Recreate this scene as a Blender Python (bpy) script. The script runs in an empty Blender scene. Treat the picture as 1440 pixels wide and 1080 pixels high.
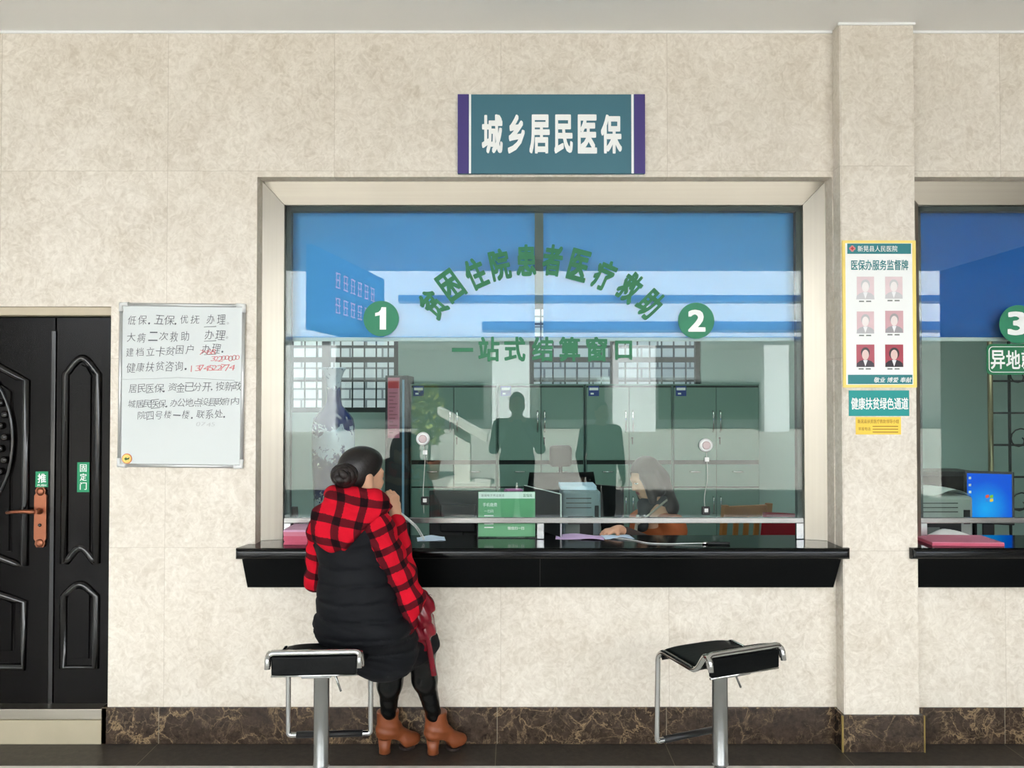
import bpy, bmesh, math, random
import numpy as np
from mathutils import Vector, Matrix, Euler
random.seed(7)
SC = bpy.context.scene
COL = SC.collection
PI = math.pi
R = math.radians

# ------------------------------------------------------------------ camera
FPX, CAM_D, CAM_Z, PITCH = 1100.0, 4.074, 1.785, R(1.0)
cam_d = bpy.data.cameras.new('camera'); cam_d.sensor_width = 36.0; cam_d.lens = 36.0 * FPX / 1440.0
cam = bpy.data.objects.new('camera', cam_d); COL.objects.link(cam)
cam.location = (0, -CAM_D, CAM_Z); cam.rotation_euler = (PI / 2 + PITCH, 0, 0)
SC.camera = cam

# ------------------------------------------------------------------ light
world = bpy.data.worlds.new('world'); SC.world = world; world.use_nodes = True
_n, _l = world.node_tree.nodes, world.node_tree.links
_n.clear()
_sky = _n.new('ShaderNodeTexSky'); _sky.sky_type = 'HOSEK_WILKIE'; _sky.turbidity = 4.0; _sky.ground_albedo = 0.4
_sky.sun_direction = (0.1, 0.63, 0.77)
_bg = _n.new('ShaderNodeBackground'); _bg.inputs['Strength'].default_value = 5.0
_wo = _n.new('ShaderNodeOutputWorld')
_hs = _n.new('ShaderNodeHueSaturation'); _hs.inputs['Saturation'].default_value = 0.45
_l.new(_sky.outputs[0], _hs.inputs['Color']); _l.new(_hs.outputs[0], _bg.inputs['Color']); _l.new(_bg.outputs[0], _wo.inputs['Surface'])
sun_d = bpy.data.lights.new('sun', 'SUN'); sun_d.energy = 33.0; sun_d.angle = R(0.6); sun_d.color = (1.0, 0.985, 0.965)
sun = bpy.data.objects.new('sun', sun_d); COL.objects.link(sun); sun.location = (0, 20, 20)
sun.rotation_euler = (R(-40), 0, R(8))
SC.view_settings.view_transform = 'Standard'; SC.view_settings.look = 'None'
SC.view_settings.exposure = 0.24; SC.view_settings.gamma = 1.0; SC.view_settings.use_curve_mapping = False

# ------------------------------------------------------------------ helpers
def P(px, py, Y):
    dx = (px - 720) / FPX; dy = (540 - py) / FPX
    c, s = math.cos(PITCH), math.sin(PITCH)
    d = Vector((dx, c - s * dy, s + c * dy))
    t = (Y + CAM_D) / d.y
    return Vector((d.x * t, Y, CAM_Z + d.z * t))
def G(px, py, z=0.0):
    dx = (px - 720) / FPX; dy = (540 - py) / FPX
    c, s = math.cos(PITCH), math.sin(PITCH)
    d = Vector((dx, c - s * dy, s + c * dy)); t = (z - CAM_Z) / d.z
    return Vector((d.x * t, -CAM_D + d.y * t, z))
def RC(x0, y0, x1, y1, Y):
    a, b = P(x0, y1, Y), P(x1, y0, Y)
    return a.x, b.x, a.z, b.z
def lin(c):
    return tuple(((v / 255) / 12.92 if v / 255 <= 0.04045 else ((v / 255 + 0.055) / 1.055) ** 2.4) for v in c)

def nodes(name):
    m = bpy.data.materials.new(name); m.use_nodes = True
    nt = m.node_tree; nt.nodes.clear()
    out = nt.nodes.new('ShaderNodeOutputMaterial')
    return m, nt, out
def N(nt, t, **kw):
    n = nt.nodes.new(t)
    for k, v in kw.items():
        if k in n.inputs: n.inputs[k].default_value = v
        else: setattr(n, k, v)
    return n
def rgba(c): return (c[0], c[1], c[2], 1.0)
_mc = {}
def pm(name, c, rough=0.5, metal=0.0, var=0.06, scale=18.0, bump=0.0, spec=0.5, coat=0.0, trans=0.0, sheen=0.0):
    """a plain procedural material: 0-255 colour with a little noise in it"""
    key = name
    if key in _mc: return _mc[key]
    m, nt, out = nodes(name); L = nt.links
    b = N(nt, 'ShaderNodeBsdfPrincipled', Roughness=rough, Metallic=metal)
    b.inputs['Specular IOR Level'].default_value = spec
    b.inputs['Coat Weight'].default_value = coat
    b.inputs['Sheen Weight'].default_value = sheen
    tc = N(nt, 'ShaderNodeTexCoord'); nz = N(nt, 'ShaderNodeTexNoise', Scale=scale, Detail=5.0)
    L.new(tc.outputs['Object'], nz.inputs['Vector'])
    col = lin(c)
    mx = N(nt, 'ShaderNodeMix', data_type='RGBA')
    mx.inputs[6].default_value = rgba([v * (1 - var) for v in col]); mx.inputs[7].default_value = rgba([min(1, v * (1 + var)) for v in col])
    L.new(nz.outputs['Fac'], mx.inputs[0]); L.new(mx.outputs[2], b.inputs['Base Color'])
    if bump:
        bp = N(nt, 'ShaderNodeBump', Strength=bump, Distance=0.01); L.new(nz.outputs['Fac'], bp.inputs['Height']); L.new(bp.outputs[0], b.inputs['Normal'])
    sh = b.outputs[0]
    if trans:
        tr = N(nt, 'ShaderNodeBsdfTranslucent'); L.new(mx.outputs[2], tr.inputs['Color'])
        ms = N(nt, 'ShaderNodeMixShader'); ms.inputs[0].default_value = trans
        L.new(b.outputs[0], ms.inputs[1]); L.new(tr.outputs[0], ms.inputs[2]); sh = ms.outputs[0]
    L.new(sh, out.inputs['Surface']); _mc[key] = m
    return m

def math_n(nt, op, a, b=None, c=None):
    n = nt.nodes.new('ShaderNodeMath'); n.operation = op
    for i, v in enumerate((a, b, c)):
        if v is None: continue
        if isinstance(v, (int, float)): n.inputs[i].default_value = v
        else: nt.links.new(v, n.inputs[i])
    return n.outputs[0]
def mixc(nt, f, a, b):
    n = nt.nodes.new('ShaderNodeMix'); n.data_type = 'RGBA'
    for i, v in ((0, f), (6, a), (7, b)):
        if isinstance(v, (int, float)): n.inputs[i].default_value = v
        elif isinstance(v, tuple): n.inputs[i].default_value = rgba(v)
        else: nt.links.new(v, n.inputs[i])
    return n.outputs[2]

def marble_mat():
    m, nt, out = nodes('cream marble tile'); L = nt.links
    geo = N(nt, 'ShaderNodeNewGeometry'); sep = N(nt, 'ShaderNodeSeparateXYZ'); L.new(geo.outputs['Position'], sep.inputs[0])
    X, Yc, Z = sep.outputs
    # tile cells
    sx, ox, sz, oz = 0.872, P(231, 850, 0).x - 0.872 * 8, 0.982, P(700, 770, 0).z - 0.982 * 4
    u = math_n(nt, 'DIVIDE', math_n(nt, 'SUBTRACT', X, ox), sx); v = math_n(nt, 'DIVIDE', math_n(nt, 'SUBTRACT', Z, oz), sz)
    fu, fv = math_n(nt, 'FRACT', u), math_n(nt, 'FRACT', v)
    du = math_n(nt, 'MULTIPLY', math_n(nt, 'MINIMUM', fu, math_n(nt, 'SUBTRACT', 1.0, fu)), sx)
    dv = math_n(nt, 'MULTIPLY', math_n(nt, 'MINIMUM', fv, math_n(nt, 'SUBTRACT', 1.0, fv)), sz)
    joint = math_n(nt, 'LESS_THAN', math_n(nt, 'MINIMUM', du, dv), 0.0016)
    cell = N(nt, 'ShaderNodeCombineXYZ'); L.new(math_n(nt, 'FLOOR', u), cell.inputs[0]); L.new(math_n(nt, 'FLOOR', v), cell.inputs[1])
    wn = N(nt, 'ShaderNodeTexWhiteNoise', noise_dimensions='3D'); L.new(cell.outputs[0], wn.inputs['Vector'])
    off = N(nt, 'ShaderNodeVectorMath', operation='SCALE'); L.new(wn.outputs['Color'], off.inputs[0]); off.inputs['Scale'].default_value = 17.0
    pos = N(nt, 'ShaderNodeVectorMath', operation='ADD'); L.new(geo.outputs['Position'], pos.inputs[0]); L.new(off.outputs[0], pos.inputs[1])
    big = N(nt, 'ShaderNodeTexNoise', Scale=2.6, Detail=3.0, Roughness=0.6); L.new(pos.outputs[0], big.inputs['Vector'])
    sw = N(nt, 'ShaderNodeTexNoise', Scale=9.0, Detail=4.0, Roughness=0.6, Distortion=2.2); L.new(pos.outputs[0], sw.inputs['Vector'])
    fine = N(nt, 'ShaderNodeTexNoise', Scale=26.0, Detail=4.0, Roughness=0.62, Distortion=1.4); L.new(pos.outputs[0], fine.inputs['Vector'])
    vo = N(nt, 'ShaderNodeTexVoronoi', Scale=10.0, feature='SMOOTH_F1'); vo.inputs['Smoothness'].default_value = 0.5
    dist = N(nt, 'ShaderNodeVectorMath', operation='MULTIPLY_ADD'); L.new(fine.outputs['Color'], dist.inputs[0]); dist.inputs[1].default_value = (0.12,) * 3; L.new(pos.outputs[0], dist.inputs[2])
    L.new(dist.outputs[0], vo.inputs['Vector'])
    vein = math_n(nt, 'ABSOLUTE', math_n(nt, 'SUBTRACT', sw.outputs['Fac'], 0.5))
    vein = math_n(nt, 'MULTIPLY', math_n(nt, 'SUBTRACT', 1.0, math_n(nt, 'MINIMUM', math_n(nt, 'MULTIPLY', vein, 9.0), 1.0)), 1.0)
    f1 = math_n(nt, 'MULTIPLY_ADD', big.outputs['Fac'], 0.9, -0.45)
    f2 = math_n(nt, 'MULTIPLY_ADD', fine.outputs['Fac'], 1.5, -0.75)
    f = math_n(nt, 'ADD', math_n(nt, 'ADD', f1, f2), math_n(nt, 'MULTIPLY_ADD', vein, 0.30, 0.30))
    f = math_n(nt, 'ADD', f, math_n(nt, 'MULTIPLY', vo.outputs['Distance'], 0.25))
    base = mixc(nt, f, lin((202, 191, 174)), lin((237, 230, 218)))
    tint = math_n(nt, 'MULTIPLY', math_n(nt, 'SUBTRACT', wn.outputs['Value'], 0.5), 0.16)
    base = mixc(nt, math_n(nt, 'ADD', tint, 0.08), base, lin((212, 202, 186)))
    colr = mixc(nt, math_n(nt, 'MULTIPLY', joint, 0.4), base, lin((168, 154, 134)))
    b = N(nt, 'ShaderNodeBsdfPrincipled', Roughness=0.34); b.inputs['Specular IOR Level'].default_value = 0.4
    L.new(colr, b.inputs['Base Color']); L.new(b.outputs[0], out.inputs['Surface'])
    return m
def emperador_mat(name, dark, mid, vein_c, rough, joint_x=None, amount=0.8, spec=0.25, pb=-2.2):
    m, nt, out = nodes(name); L = nt.links
    geo = N(nt, 'ShaderNodeNewGeometry')
    nz = N(nt, 'ShaderNodeTexNoise', Scale=7.0, Detail=6.0, Roughness=0.65, Distortion=0.6); L.new(geo.outputs['Position'], nz.inputs['Vector'])
    dist = N(nt, 'ShaderNodeVectorMath', operation='MULTIPLY_ADD'); L.new(nz.outputs['Color'], dist.inputs[0]); dist.inputs[1].default_value = (0.22,) * 3; L.new(geo.outputs['Position'], dist.inputs[2])
    vs = []
    for sc, w in ((7.0, 14.0), (15.0, 9.0)):
        vo = N(nt, 'ShaderNodeTexVoronoi', Scale=sc, feature='DISTANCE_TO_EDGE'); L.new(dist.outputs[0], vo.inputs['Vector'])
        vs.append(math_n(nt, 'SUBTRACT', 1.0, math_n(nt, 'MINIMUM', math_n(nt, 'MULTIPLY', vo.outputs['Distance'], w), 1.0)))
    n2 = N(nt, 'ShaderNodeTexNoise', Scale=5.0, Detail=3.0); L.new(geo.outputs['Position'], n2.inputs['Vector'])
    n3 = N(nt, 'ShaderNodeTexNoise', Scale=30.0, Detail=6.0, Roughness=0.7); L.new(geo.outputs['Position'], n3.inputs['Vector'])
    patch = math_n(nt, 'MAXIMUM', math_n(nt, 'MULTIPLY_ADD', n2.outputs['Fac'], 5.0, pb), 0.0)
    v = math_n(nt, 'MINIMUM', math_n(nt, 'MULTIPLY', math_n(nt, 'POWER', math_n(nt, 'MAXIMUM', vs[0], math_n(nt, 'MULTIPLY', vs[1], 0.7)), 3.0), patch), 1.0)
    base = mixc(nt, math_n(nt, 'MULTIPLY_ADD', n3.outputs['Fac'], 2.0, -0.55), lin(dark), lin(mid))
    col = mixc(nt, math_n(nt, 'MULTIPLY', v, amount), base, lin(vein_c))
    if joint_x is not None:
        sep = N(nt, 'ShaderNodeSeparateXYZ'); L.new(geo.outputs['Position'], sep.inputs[0])
        fr = math_n(nt, 'FRACT', math_n(nt, 'DIVIDE', math_n(nt, 'SUBTRACT', sep.outputs[0], joint_x), 0.872))
        j = math_n(nt, 'LESS_THAN', fr, 0.004); col = mixc(nt, math_n(nt, 'MULTIPLY', j, 0.7), col, lin((150, 140, 120)))
    b = N(nt, 'ShaderNodeBsdfPrincipled', Roughness=rough); b.inputs['Specular IOR Level'].default_value = spec; L.new(col, b.inputs['Base Color']); L.new(b.outputs[0], out.inputs['Surface'])
    return m
def steel_mat(name, c, rough=0.3, axis=2, streak=0.2):
    """brushed metal: streaks run along one axis"""
    m, nt, out = nodes(name); L = nt.links
    geo = N(nt, 'ShaderNodeNewGeometry'); mp = N(nt, 'ShaderNodeMapping'); L.new(geo.outputs['Position'], mp.inputs['Vector'])
    s = [60.0, 60.0, 60.0]; s[axis] = 0.8; mp.inputs['Scale'].default_value = s
    nz = N(nt, 'ShaderNodeTexNoise', Scale=1.0, Detail=3.0); L.new(mp.outputs[0], nz.inputs['Vector'])
    n2 = N(nt, 'ShaderNodeTexNoise', Scale=2.2, Detail=2.0); L.new(geo.outputs['Position'], n2.inputs['Vector'])
    f = math_n(nt, 'ADD', math_n(nt, 'MULTIPLY', nz.outputs['Fac'], 0.5), math_n(nt, 'MULTIPLY', n2.outputs['Fac'], 0.5))
    cl = lin(c); col = mixc(nt, f, tuple(v * (1 - streak) for v in cl), tuple(min(1, v * (1 + streak)) for v in cl))
    b = N(nt, 'ShaderNodeBsdfPrincipled', Metallic=1.0); L.new(col, b.inputs['Base Color'])
    L.new(math_n(nt, 'MULTIPLY_ADD', nz.outputs['Fac'], 0.12, rough - 0.06), b.inputs['Roughness']); L.new(b.outputs[0], out.inputs['Surface'])
    return m
def glass_mat(name, tint, ior=1.5, gain=1.0):
    m, nt, out = nodes(name); L = nt.links
    fr = N(nt, 'ShaderNodeFresnel', IOR=ior); tr = N(nt, 'ShaderNodeBsdfTransparent'); gl = N(nt, 'ShaderNodeBsdfGlossy', Roughness=0.0)
    nz = N(nt, 'ShaderNodeTexNoise', Scale=0.6); tcn = N(nt, 'ShaderNodeTexCoord'); L.new(tcn.outputs['Object'], nz.inputs['Vector'])
    L.new(mixc(nt, nz.outputs['Fac'], tuple(v * 0.985 for v in tint), tint), tr.inputs['Color'])
    ms = N(nt, 'ShaderNodeMixShader'); L.new(math_n(nt, 'MINIMUM', math_n(nt, 'MULTIPLY', fr.outputs[0], gain), 1.0), ms.inputs[0])
    L.new(tr.outputs[0], ms.inputs[1]); L.new(gl.outputs[0], ms.inputs[2]); L.new(ms.outputs[0], out.inputs['Surface'])
    return m
def plaid_mat(name, period):
    m, nt, out = nodes(name); L = nt.links
    uv = N(nt, 'ShaderNodeUVMap', uv_map='plaid'); sep = N(nt, 'ShaderNodeSeparateXYZ'); L.new(uv.outputs[0], sep.inputs[0])
    nz = N(nt, 'ShaderNodeTexNoise', Scale=140.0, Detail=4.0); tc = N(nt, 'ShaderNodeTexCoord'); L.new(tc.outputs['Object'], nz.inputs['Vector'])
    def band(s):
        f = math_n(nt, 'FRACT', math_n(nt, 'DIVIDE', s, period))
        f = math_n(nt, 'ADD', f, math_n(nt, 'MULTIPLY_ADD', nz.outputs['Fac'], 0.10, -0.05))
        return math_n(nt, 'LESS_THAN', f, 0.35)
    a, b_ = band(sep.outputs[0]), band(sep.outputs[1])
    s = math_n(nt, 'ADD', a, b_)
    c1 = mixc(nt, math_n(nt, 'MINIMUM', s, 1.0), lin((206, 22, 42)), lin((92, 20, 28)))
    c2 = mixc(nt, math_n(nt, 'MAXIMUM', math_n(nt, 'SUBTRACT', s, 1.0), 0.0), c1, lin((24, 14, 17)))
    c3 = mixc(nt, math_n(nt, 'MULTIPLY', nz.outputs['Fac'], 0.16), c2, lin((60, 10, 20)))
    b = N(nt, 'ShaderNodeBsdfPrincipled', Roughness=0.95); b.inputs['Specular IOR Level'].default_value = 0.1
    L.new(c3, b.inputs['Base Color'])
    bp = N(nt, 'ShaderNodeBump', Strength=0.25, Distance=0.004); L.new(nz.outputs['Fac'], bp.inputs['Height']); L.new(bp.outputs[0], b.inputs['Normal'])
    L.new(b.outputs[0], out.inputs['Surface'])
    return m

# ---- mesh builders
class MB:
    def __init__(s): s.bm = bmesh.new()
    def box(s, x0, x1, y0, y1, z0, z1, bev=0.0, seg=2, mi=0):
        vs = [s.bm.verts.new((x, y, z)) for x in (x0, x1) for y in (y0, y1) for z in (z0, z1)]
        fs = [s.bm.faces.new([vs[i] for i in q]) for q in ((0, 1, 3, 2), (4, 6, 7, 5), (0, 4, 5, 1), (2, 3, 7, 6), (0, 2, 6, 4), (1, 5, 7, 3))]
        for f in fs: f.material_index = mi
        if bev:
            es = list({e for f in fs for e in f.edges})
            r = bmesh.ops.bevel(s.bm, geom=es, offset=bev, segments=seg, affect='EDGES', profile=0.5)
            for f in r['faces']: f.material_index = mi
        return s
    def prism(s, poly, vec, mi=0):
        """poly: list of 3-D points, pushed along vec"""
        vec = Vector(vec); n = len(poly)
        a = [s.bm.verts.new(p) for p in poly]; b = [s.bm.verts.new(Vector(p) + vec) for p in poly]
        fs = [s.bm.faces.new(a), s.bm.faces.new(b[::-1])]
        for i in range(n): fs.append(s.bm.faces.new((a[i], b[i], b[(i + 1) % n], a[(i + 1) % n])))
        for f in fs: f.material_index = mi
        return s
    def tube(s, pts, r, n=10, closed=False, cap=True, flat=None, up=None, mi=0):
        """tube along pts; r number or list; flat=(a,b) squeezes the section"""
        pts = [Vector(p) for p in pts]; m = len(pts); rings = []
        rr = r if isinstance(r, (list, tuple)) else [r] * m
        t0 = (pts[1] - pts[0]).normalized()
        nrm = Vector(up) if up is not None else (Vector((0, 0, 1)) if abs(t0.z) < 0.9 else Vector((1, 0, 0)))
        for i in range(m):
            if closed: t = (pts[(i + 1) % m] - pts[i - 1])
            else: t = pts[min(i + 1, m - 1)] - pts[max(i - 1, 0)]
            t.normalize(); nn = nrm - t * nrm.dot(t)
            if nn.length < 1e-4: nn = t.orthogonal()
            nn.normalize()
            if up is None: nrm = nn
            bb = t.cross(nn); fa, fb = flat or (1, 1)
            rings.append([s.bm.verts.new(pts[i] + rr[i] * (math.cos(2 * PI * k / n) * nn * fa + math.sin(2 * PI * k / n) * bb * fb)) for k in range(n)])
        q = m if closed else m - 1
        for i in range(q):
            a, b = rings[i], rings[(i + 1) % m]
            for k in range(n):
                f = s.bm.faces.new((a[k], a[(k + 1) % n], b[(k + 1) % n], b[k])); f.smooth = True; f.material_index = mi
        if cap and not closed:
            for f in (s.bm.faces.new(rings[0][::-1]), s.bm.faces.new(rings[-1])): f.material_index = mi
        return s
    def lathe(s, prof, c=(0, 0, 0), n=24, axis='z', mi=0):
        """prof: (radius, height) pairs round an axis through c"""
        c = Vector(c); rings = []
        for r, h in prof:
            ring = []
            for k in range(n):
                a, b = r * math.cos(2 * PI * k / n), r * math.sin(2 * PI * k / n)
                p = {'z': (a, b, h), 'y': (a, -h, b), 'x': (h, a, b)}[axis]
                ring.append(s.bm.verts.new(c + Vector(p)))
            rings.append(ring)
        for i in range(len(rings) - 1):
            for k in range(n):
                f = s.bm.faces.new((rings[i][k], rings[i][(k + 1) % n], rings[i + 1][(k + 1) % n], rings[i + 1][k])); f.smooth = True; f.material_index = mi
        for rg in (rings[0][::-1], rings[-1]):
            f = s.bm.faces.new(rg); f.material_index = mi
        return s
    def grid(s, f, nu, nv, mi=0):
        vs = [[s.bm.verts.new(f(i / nu, j / nv)) for j in range(nv + 1)] for i in range(nu + 1)]
        for i in range(nu):
            for j in range(nv):
                q = s.bm.faces.new((vs[i][j], vs[i + 1][j], vs[i + 1][j + 1], vs[i][j + 1])); q.smooth = True; q.material_index = mi
        return s
    def xf(s, M):
        bmesh.ops.transform(s.bm, matrix=M, verts=s.bm.verts[:]); return s
    def out(s, name, mat, parent=None, smooth=False):
        me = bpy.data.meshes.new(name)
        bmesh.ops.recalc_face_normals(s.bm, faces=s.bm.faces[:])
        if smooth:
            for f in s.bm.faces: f.smooth = True
        s.bm.to_mesh(me); s.bm.free()
        return link(name, me, mat, parent)
def wloc(o):
    v = Vector(o.location)
    while o.parent: o = o.parent; v += Vector(o.location)
    return v
def link(name, me, mat, parent=None):
    """mesh made in world coordinates -> object; children keep their thing's origin"""
    for m in (mat if isinstance(mat, (list, tuple)) else [mat]): me.materials.append(m)
    o = bpy.data.objects.new(name, me); COL.objects.link(o)
    if parent is not None:
        o.parent = parent; me.transform(Matrix.Translation(-wloc(parent)))
    else:
        n = len(me.vertices); co = np.empty(n * 3); me.vertices.foreach_get('co', co); co = co.reshape(-1, 3)
        lo, hi = co.min(0), co.max(0); b = Vector(((lo[0] + hi[0]) / 2, (lo[1] + hi[1]) / 2, lo[2]))
        me.transform(Matrix.Translation(-b)); o.location = b
    return o
def tag(o, label=None, cat=None, group=None, kind=None):
    if label: o['label'] = label
    if cat: o['category'] = cat
    if group: o['group'] = group
    if kind: o['kind'] = kind
    return o
def thing(name, label, cat, loc, group=None, kind=None):
    o = bpy.data.objects.new(name, None); COL.objects.link(o); o.location = loc; o.empty_display_size = 0.1
    return tag(o, label, cat, group, kind)
def struct(o, label=None): return tag(o, label, None, None, 'structure')
def children(o): return [c for c in bpy.data.objects if c.parent == o]
def dup(root, label=None, loc=None, rz=None):
    r = root.copy(); COL.objects.link(r)
    if label: r['label'] = label
    if loc is not None: r.location = loc
    if rz is not None: r.rotation_euler = (0, 0, rz)
    for ch in children(root):
        if ch is r: continue
        c = ch.copy(); COL.objects.link(c); c.parent = r
        for g in children(ch):
            if g is c: continue
            d = g.copy(); COL.objects.link(d); d.parent = c
    return r

# ---- writing: glyph outlines turned into thin solid letters facing -Y
_tc = {}
def glyphs(body, offset=0.0, shear=0.0, res=3):
    key = (body, offset, shear)
    if key in _tc: return _tc[key]
    c = bpy.data.curves.new('t', 'FONT'); c.body = body; c.offset = offset; c.shear = shear; c.resolution_u = res; c.fill_mode = 'FRONT'
    o = bpy.data.objects.new('t', c); COL.objects.link(o); bpy.context.view_layer.update()
    me = bpy.data.meshes.new_from_object(o.evaluated_get(bpy.context.evaluated_depsgraph_get()))
    vs = np.array([v.co[:2] for v in me.vertices]); fs = [tuple(p.vertices) for p in me.polygons]
    bpy.data.objects.remove(o); bpy.data.curves.remove(c); bpy.data.meshes.remove(me)
    _tc[key] = (vs, fs); return _tc[key]
def text_bm(mb, body, x0, x1, z0, z1, Y, offset=0.012, th=0.0015, rot=0.0, mi=0, shear=0.0, mirror=False):
    """letters filling the box x0..x1, z0..z1 on the plane y=Y, standing th proud of it"""
    bold = max(offset, 0.0)
    vs, fs = glyphs(body, min(offset, 0.0), shear)
    lo, hi = vs.min(0) - bold, vs.max(0) + bold
    if bold:
        nn = 8 if abs(z1 - z0) > .05 else 4
        for i in range(nn):
            a = 2 * PI * i / nn + PI / 4
            _stroke(mb, vs + bold * np.array((math.cos(a), math.sin(a))) * (1.25 if nn == 8 and i % 2 == 0 else 1), fs, lo, hi, x0, x1, z0, z1, Y, th - 2e-5 * (i + 1), rot, mi, mirror)
    return _stroke(mb, vs, fs, lo, hi, x0, x1, z0, z1, Y, th, rot, mi, mirror)
def _stroke(mb, vs, fs, lo, hi, x0, x1, z0, z1, Y, th, rot, mi, mirror):
    q = (vs - lo) / np.maximum(hi - lo, 1e-6)
    X = x0 + q[:, 0] * (x1 - x0); Z = z0 + q[:, 1] * (z1 - z0)
    if mirror: X = x0 + x1 - X
    if rot:
        cx, cz = (x0 + x1) / 2, (z0 + z1) / 2; c, s = math.cos(rot), math.sin(rot)
        X, Z = cx + (X - cx) * c - (Z - cz) * s, cz + (X - cx) * s + (Z - cz) * c
    bm = mb.bm
    v = [bm.verts.new((a, Y - th, b)) for a, b in zip(X, Z)]; new = []
    for f in fs:
        try: fc = bm.faces.new([v[i] for i in f]); fc.material_index = mi; new.append(fc)
        except ValueError: pass
    es = [e for e in {e for f in new for e in f.edges} if len(e.link_faces) == 1]
    r = bmesh.ops.extrude_edge_only(bm, edges=es)
    bmesh.ops.translate(bm, verts=[g for g in r['geom'] if isinstance(g, bmesh.types.BMVert)], vec=(0, th * 0.95, 0))
    for g in r['geom']:
        if isinstance(g, bmesh.types.BMFace): g.material_index = mi
    return mb
def text(name, body, rect, Y, mat, parent, **kw):
    mb = MB(); x0, x1, z0, z1 = RC(*rect, Y); text_bm(mb, body, x0, x1, z0, z1, Y, **kw)
    return mb.out(name, mat, parent)

# ---- soft bodies: a distance field of joined limbs, meshed as one surface
def field(prims, h, pad=0.03):
    los, his = [], []
    for p in prims:
        if p[0] == 'c':
            a, b, ra, rb = np.array(p[1]), np.array(p[2]), p[3], p[4]
            los.append(np.minimum(a - ra, b - rb)); his.append(np.maximum(a + ra, b + rb))
        else:
            r = max(p[2]); c = np.array(p[1]); los.append(c - r); his.append(c + r)
    lo, hi = np.min(los, 0) - pad, np.max(his, 0) + pad
    n = np.ceil((hi - lo) / h).astype(int) + 1
    D = np.full(n, 0.2)
    ax = [lo[i] + h * np.arange(n[i]) for i in range(3)]
    for p, l, u in zip(prims, los, his):
        k = p[5] if p[0] == 'c' else p[4]
        m = max(0.06, 2 * k)
        i0 = np.clip(((l - m - lo) / h).astype(int), 0, n - 1); i1 = np.clip(((u + m - lo) / h).astype(int) + 2, 1, n)
        sl = tuple(slice(a, b) for a, b in zip(i0, i1))
        x = np.stack(np.meshgrid(ax[0][sl[0]], ax[1][sl[1]], ax[2][sl[2]], indexing='ij'), -1)
        if p[0] == 'c':
            a, b = np.array(p[1]), np.array(p[2]); ab = b - a
            t = np.clip(((x - a) @ ab) / max(ab @ ab, 1e-9), 0, 1)
            d = np.linalg.norm(x - a - t[..., None] * ab, axis=-1) - (p[3] + (p[4] - p[3]) * t)
        else:
            q = (x - np.array(p[1])) @ np.array(p[3]); r = np.array(p[2])
            k0 = np.linalg.norm(q / r, axis=-1); k1 = np.linalg.norm(q / r ** 2, axis=-1)
            d = k0 * (k0 - 1) / np.maximum(k1, 1e-6)
        A = D[sl]
        hh = np.maximum(k - np.abs(A - d), 0) / k
        if len(p) > 6 and p[6] == '-':
            D[sl] = np.maximum(A, -d)
        else:
            D[sl] = np.minimum(A, d) - hh * hh * k * 0.25
    return D, lo, ax
def nets(D, lo, h):
    S = D < 0; n = D.shape
    c = np.zeros(tuple(k - 1 for k in n), int)
    for i in (0, 1):
        for j in (0, 1):
            for k in (0, 1): c += S[i:n[0] - 1 + i, j:n[1] - 1 + j, k:n[2] - 1 + k]
    act = (c > 0) & (c < 8); idx = np.argwhere(act); ids = np.full(act.shape, -1); ids[act] = np.arange(len(idx))
    acc = np.zeros((len(idx), 3)); cnt = np.zeros(len(idx))
    E = []
    corners = [(i, j, k) for i in (0, 1) for j in (0, 1) for k in (0, 1)]
    for a in corners:
        for ax in range(3):
            if a[ax] == 0:
                b = list(a); b[ax] = 1; E.append((a, tuple(b), ax))
    for a, b, ax in E:
        va = D[idx[:, 0] + a[0], idx[:, 1] + a[1], idx[:, 2] + a[2]]; vb = D[idx[:, 0] + b[0], idx[:, 1] + b[1], idx[:, 2] + b[2]]
        cr = (va < 0) != (vb < 0); t = np.where(cr, va / np.where(cr, va - vb, 1), 0)
        p = np.array(a, float)[None] + t[:, None] * (np.array(b) - np.array(a))
        acc[cr] += p[cr]; cnt[cr] += 1
    V = lo + h * (idx + acc / cnt[:, None])
    F = []
    for ax in range(3):
        o1, o2 = [(1, 2), (2, 0), (0, 1)][ax]
        sl0 = [slice(1, -1)] * 3; sl0[ax] = slice(0, -1); sl1 = [slice(1, -1)] * 3; sl1[ax] = slice(1, None)
        s0, s1 = S[tuple(sl0)], S[tuple(sl1)]
        e = np.argwhere(s0 != s1); base = e.copy()
        for q in (o1, o2): base[:, q] += 1
        flip = s0[tuple(e.T)]
        def cell(d1, d2):
            q = base.copy(); q[:, o1] += d1; q[:, o2] += d2; return ids[tuple(q.T)]
        quad = np.stack([cell(-1, -1), cell(0, -1), cell(0, 0), cell(-1, 0)], 1)
        quad[~flip] = quad[~flip][:, ::-1]
        F.append(quad)
    return V, np.concatenate(F)
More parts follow.
